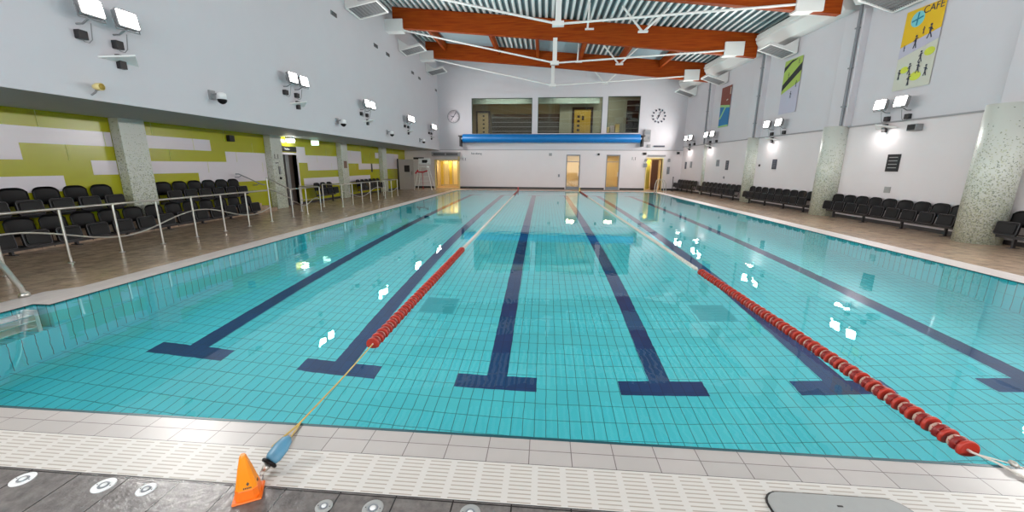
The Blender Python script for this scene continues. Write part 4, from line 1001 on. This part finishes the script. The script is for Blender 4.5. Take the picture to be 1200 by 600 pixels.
sheet(bn, [(-W, .05), (-W, .17), (W, .03), (W, -.09)], 'green_line', Mb['pal'], .012); sheet(bn, [(-W, -.6), (-.4, -.6), (.2, .04), (.05, .05)], 'green_line', Mb['pal'], .012)
sheet(bn, [(.42, .6), (.5, .6), (.5, .95), (.42, .95)], 'pale_mark', Mb['cream'], .012); sheet(bn, [(.1, .3), (.26, .34), (.26, .4), (.1, .36)], 'pale_mark', Mb['cream'], .012)
sheet(bn, [(-W, -H), (W, -H), (W, -H+.1), (-W, -H+.08)], 'green_line', Mb['pal'], .012)

# ------------------------------------------------------------------ pipes and small wall items
for y, lb in ((9.65, 'grey downpipe above the nearest round column'), (14.95, 'grey downpipe above the second round column'), (20.3, 'grey downpipe above the third round column'), (25.65, 'grey downpipe above the farthest round column')):
    r_ = thing('downpipe', (wx(y)-.203, y, 3.05), lb, 'pipe', 'downpipes on the upper right wall', rz=.042)
    m = MB(); m.tube([(-.06, 0, -.02), (-.06, 0, 3.7)], .045, 10); m.build('pipe', 'pipe', r_)
    for k in range(3):
        m = MB(); m.box(-.12, 0, -.06, .06, .6+1.2*k, .64+1.2*k); m.build('clip', 'pipe', r_)
def camera_dome(x, y, z, label):
    r_ = thing('dome_camera', (x-.002, y, z), label, 'security camera', 'dome cameras on the left wall')
    m = MB(); m.box(0, .05, -.08, .08, -.06, .14); m.tube([(.03, 0, .05), (.22, .0, .08)], .02); m.build('bracket', 'ledge', r_)
    m = MB(); m.lathe([(.03, .10), (.09, .07), (.10, -.06)], T(.26, 0, 0), 20); m.build('housing', 'white_plastic', r_)
    m = MB(); m.lathe([(.10, -.06), (.09, -.11), (.05, -.15), (.01, -.165)], T(.26, 0, 0), 20); m.build('dome', 'black_plastic', r_)
camera_dome(XU, 9.2, 3.2, 'white dome camera above the nearer left seats')
camera_dome(XU, 14.9, 3.22, 'white dome camera above the dark doorway')
camera_dome(XU, 19.7, 3.2, 'white dome camera above the left benches')
camera_dome(XU, 24.9, 3.15, 'white dome camera near the far left corner')
def small(name, x, y, z, sx, sy, sz, mat, label, cat, bev=.004):
    m = MB(); m.box(-sx/2, sx/2, -sy/2, sy/2, -sz/2, sz/2); o = m.build(name, mat, bevel=bev); o.location = (x, y, z); tag(o, label, cat); return o
r_ = thing('spot_lamp', (XU, 6.62, 2.92), 'small yellowish lamp low on the upper left wall', 'lamp')
m = MB(); m.tube([(0, 0, -.1), (.08, 0, -.06), (.12, 0, 0)], .015); m.build('bracket', 'ledge', r_)
m = MB(); m.lathe([(.04, -.06), (.06, .0), (.06, .08)], T(.14, 0, .03) @ Matrix.Rotation(PI/2, 4, 'Y'), 14); m.build('housing', 'cream_panel', r_)
m = MB(); m.lathe([(.05, .082), (.05, .088)], T(.14, 0, .03) @ Matrix.Rotation(PI/2, 4, 'Y'), 14); m.build('lens', 'ochre', r_)
r_ = thing('ceiling_lamp', (-10.25, 15.75, 2.662), 'bright white bulkhead lamp above the dark doorway', 'lamp')
m = MB(); m.box(-.1, .1, -.18, .18, 0, .08); m.build('housing', 'white_metal', r_, bevel=.01)
m = MB(); m.box(-.09, .095, -.16, .16, -.13, 0); m.build('diffuser', 'lamp_small', r_, bevel=.02)
r_ = thing('exit_sign', (-9.9, 16.9, 2.62), 'green lit exit sign hanging under the grey soffit', 'sign')
m = MB(); m.box(-.16, .16, -.03, .03, .04, .1); m.tube([(-.1, 0, .08), (-.1, 0, .14)], .008); m.tube([(.1, 0, .08), (.1, 0, .14)], .008); m.build('housing', 'white_metal', r_)
m = MB(); m.box(-.16, .16, -.012, .012, -.14, .04); m.build('green_panel', 'exit', r_)
q = thing('door_sign', (XG+.015, 15.85, 2.28), 'dark sign with a line of pale writing above the doorway', 'sign')
m = MB(); m.box(0, .02, -.42, .5, -.1, .1); m.build('board', 'dark', q)
text('Toilets', .12, 'lettering', 'white_plastic', q, (.024, -.12, 0), (PI/2, 0, PI/2), .001)
q = thing('depth_sign', (XC+.012, 14.68, 1.95), 'black depth number on the square column beside the doorway', 'sign')
text('1.1', .26, 'numerals', 'dark', q, (0, 0, 0), (PI/2, 0, PI/2), .002); text('metres', .07, 'lettering', 'dark', q, (0, 0, -.22), (PI/2, 0, PI/2), .002)
r_ = thing('column_switch', (XC+.012, 14.78, 1.2), 'small dark key switch low on the square column beside doorway', 'switch')
m = MB(); m.box(0, .02, -.05, .05, .1, .4); m.build('label_plate', 'grey_plastic', r_)
m = MB(); m.lathe([(.05, 0), (.05, .03)], T(0, 0, -.05) @ Matrix.Rotation(PI/2, 4, 'Y'), 14); m.build('button', 'dark', r_)
small('notice', XC+.008, 19.98, 1.68, .02, .3, .36, flat('brown_notice', (128, 100, 84)), 'small brown notice on the third square column', 'notice')
small('wall_speaker', XG+.06, 12.8, 2.5, .12, .22, .2, 'dark', 'small dark speaker high on the green panels', 'speaker', .01)
small('fire_extinguisher_sign', XG+.008, 23.7, 1.5, .02, .18, .5, 'dark', 'narrow dark notice on the green wall above the far bench', 'notice')
q = thing('door_sign', (-9.4, YF-.02, 2.16), 'dark sign above the pale grey open door', 'sign')
m = MB(); m.box(-.4, .4, -.02, 0, -.07, .07); m.build('board', 'dark', q)
q = thing('depth_sign', (-5.98, YF-.01, 2.1), 'black depth number on the far wall left side', 'sign')
text('1.1', .3, 'numerals', 'clock_ink', q, (0, -.004, 0), (PI/2, 0, 0), .002)
q = thing('depth_sign', (6.27, YF-.01, 2.2), 'black depth number on the far wall right side', 'sign')
text('1.1', .3, 'numerals', 'clock_ink', q, (0, -.004, 0), (PI/2, 0, 0), .002)
q = thing('wall_lettering', (-5.05, YF-.01, 2.52), 'short line of dark lettering under the blue roller', 'sign')
text('No diving', .2, 'lettering', 'clock_ink', q, (0, -.004, 0), (PI/2, 0, 0), .002)
for x, z, sx, sz, mt, lb, nm_, ct in (
    (.35, 2.47, .22, .2, 'ledge', 'small white round speaker between the roller and glazed door', 'wall_speaker', 'speaker'),
    (3.78, 2.49, .14, .14, 'dark', 'small dark sensor above and left of the right glazed door', 'wall_sensor', 'sensor'),
    (1.0, .98, .12, .2, 'pipe', 'small grey switch box left of the left glazed door', 'switch_box', 'switch'),
    (7.1, 1.75, .26, .26, 'pipe', 'grey square button plate beside the open far doorway', 'button_plate', 'switch'),
    (7.12, 2.1, .16, .16, 'grey_plastic', 'small grey plate above the button plate by far doorway', 'button_plate', 'switch'),
    (8.72, 1.4, .16, .5, 'pipe', 'narrow grey fitting right of the open far doorway', 'wall_fitting', 'fitting'),
    (8.72, 2.1, .14, .22, 'grey_plastic', 'small pale fitting high right of the open far doorway', 'wall_fitting', 'fitting'),
    (7.0, 2.55, .22, .16, 'dark', 'dark sensor above left of open far doorway', 'wall_sensor', 'sensor'),
    (9.3, 2.6, .18, .16, 'dark', 'dark sensor in the far right corner above the benches', 'wall_sensor', 'sensor'),
    (7.95, 3.06, .75, .1, 'clock_ink', 'thin dark name strip above the far doorway', 'name_strip', 'sign'),
    (7.85, 2.42, 1.2, .09, 'ledge', 'pale strip lamp just above the far doorway', 'strip_lamp', 'lamp'),
    (7.25, 3.08, .2, .2, 'ledge', 'round pale fitting beneath the roller control box', 'wall_fitting', 'fitting')):
    small(nm_, x, YF-.038, z, sx, .08, sz, mt, lb, ct, .01)
for y, z, sy, sz, mt, lb in ((12.95, 1.82, .42, .5, 'dark', 'dark rectangular notice below the yellow banner'), (12.95, 1.03, .2, .18, 'cover_grey', 'small pale notice above seats below the yellow banner'),
                            (18.75, 1.8, .3, .42, 'clock_ink', 'dark narrow notice below the green banner'), (24.1, 1.88, .34, .36, 'pipe', 'grey notice at left below the brown and blue banner'),
                            (23.0, 1.76, .3, .5, 'clock_ink', 'dark tall notice at right below the brown and blue banner'), (27.9, 1.8, .3, .4, 'pipe', 'grey notice at right above the farthest bench'),
                            (28.8, 1.75, .26, .46, 'clock_ink', 'dark notice at left above the farthest bench'), (20.75, 1.75, .1, .1, 'dark', 'tiny dark switch on the right wall by the third column'), (23.2, 1.1, .14, .12, 'grey_plastic', 'tiny grey socket above the third bench')):
    if 20.2 < y < 21: y = 19.9
    n_ = thing('wall_notice', (wx(y)-.012, y, z), lb, 'notice', None, rz=.042)
    m = MB(); m.box(-.012, .012, -sy/2, sy/2, -sz/2, sz/2); m.build('board', mt, n_, bevel=.004)
    if sy > .25:
        m = MB(); 
        for k in range(4): m.box(-.014, -.012, -sy*.35, sy*.35, sz*(.3-.2*k), sz*(.34-.2*k))
        m.build('print_line', 'cover_grey', n_)
n_ = thing('wall_speaker', (wx(12.4), 12.4, 2.78), 'dark box speaker beside the tray below the yellow banner', 'speaker')
m = MB(); m.box(-.2, 0, -.14, .14, -.09, .09); m.build('case', 'grey_plastic', n_, bevel=.01)
m = MB(); m.box(-.21, -.2, -.12, .12, -.07, .07); m.build('mesh_front', 'dark', n_)

# ------------------------------------------------------------------ lifeguard chair
lc = thing('lifeguard_chair', (-8.35, 27.3, 0), 'tall white tubular lifeguard chair with red trim in far left corner', 'lifeguard chair')
legs = [((-.62, -.35), (-.28, -.2)), ((.62, -.35), (.28, -.2)), ((-.62, .5), (-.28, .2)), ((.62, .5), (.28, .2))]
for (a, c_) in legs:
    m = MB(); m.tube([(a[0], a[1], 0), (c_[0], c_[1], 1.55)], .028, 8); m.build('leg', 'white_metal', lc)
m = MB(); m.box(-.32, .32, -.25, .25, 1.52, 1.6); m.build('seat', 'white_plastic', lc, bevel=.01)
m = MB(); m.box(-.42, .42, .2, .25, 1.7, 2.12); m.build('backrest', 'white_plastic', lc, bevel=.02)
m = MB(); m.box(-.15, .22, .16, .2, 1.82, 2.02); m.build('back_pad', 'dark', lc)
m = MB(); m.tube([(-.34, -.28, 1.22), (.0, -.30, 1.2), (.34, -.28, 1.3)], .045, 8); m.tube([(-.5, -.32, 1.1), (-.3, -.3, 1.35)], .05, 8); m.tube([(0, -.3, 0.02), (0, -.28, 1.2)], .018, 6); m.build('rescue_tube', 'red_paint', lc)
for k in range(4):
    m = MB(); t_ = .3+.3*k; hx = .62-.34*t_/1.55; m.tube([(-hx, -.35+.15*t_/1.55, t_), (hx, -.35+.15*t_/1.55, t_)], .018, 6); m.build('rung', 'white_metal', lc)
m = MB(); m.tube([(-.3, -.2, 1.6), (-.3, -.2, 1.85), (-.3, .2, 1.85)], .018); m.tube([(.3, -.2, 1.6), (.3, -.2, 1.85), (.3, .2, 1.85)], .018); m.build('armrest', 'white_metal', lc)
r_ = thing('barrier_post', (8.85, 28.7, 0), 'thin dark post standing by the farthest right bench', 'post')
m = MB(); m.lathe([(.14, 0), (.14, .02), (.02, .04), (.02, .9), (.035, .92), (.035, .98)], None, 14); m.build('pole', 'black_metal', r_)

# ------------------------------------------------------------------ world, camera
w = bpy.data.worlds.new('World'); bpy.context.scene.world = w; w.use_nodes = True
w.node_tree.nodes['Background'].inputs['Color'].default_value = (.93, .97, 1, 1)
w.node_tree.nodes['Background'].inputs['Strength'].default_value = 2.6

F, PITCH, YAW, ROLL, HC = 463.0, .2251615, -.0807270, .0059353, 1.68
cp_, sp_ = math.cos(PITCH), math.sin(PITCH); cy, sy = math.cos(YAW), math.sin(YAW)
fwd = Vector((sy*cp_, cy*cp_, -sp_)); rt_ = Vector((cy, -sy, 0)); upv = rt_.cross(fwd)
cr, sr = math.cos(ROLL), math.sin(ROLL)
r2 = rt_*cr+upv*sr; u2 = -rt_*sr+upv*cr
cam = bpy.data.cameras.new('camera'); co = bpy.data.objects.new('camera', cam); C.objects.link(co)
mm = Matrix((r2, u2, -fwd)).transposed().to_4x4(); mm.translation = (0, 0, HC); co.matrix_world = mm
cam.sensor_width = 36; cam.lens = F/1200*36; cam.clip_start = .05; cam.clip_end = 200
S = bpy.context.scene; S.camera = co
S.view_settings.view_transform = 'Standard'; S.view_settings.look = 'None'; S.view_settings.gamma = 1; S.view_settings.use_curve_mapping = False
S.view_settings.exposure = 0.78
S.cycles.max_bounces = 10; S.cycles.diffuse_bounces = 5; S.cycles.glossy_bounces = 4; S.cycles.transmission_bounces = 8
S.cycles.caustics_refractive = True; S.cycles.caustics_reflective = False; S.cycles.sample_clamp_indirect = 0
S.cycles.use_denoising = True
S.cycles.use_light_tree = True
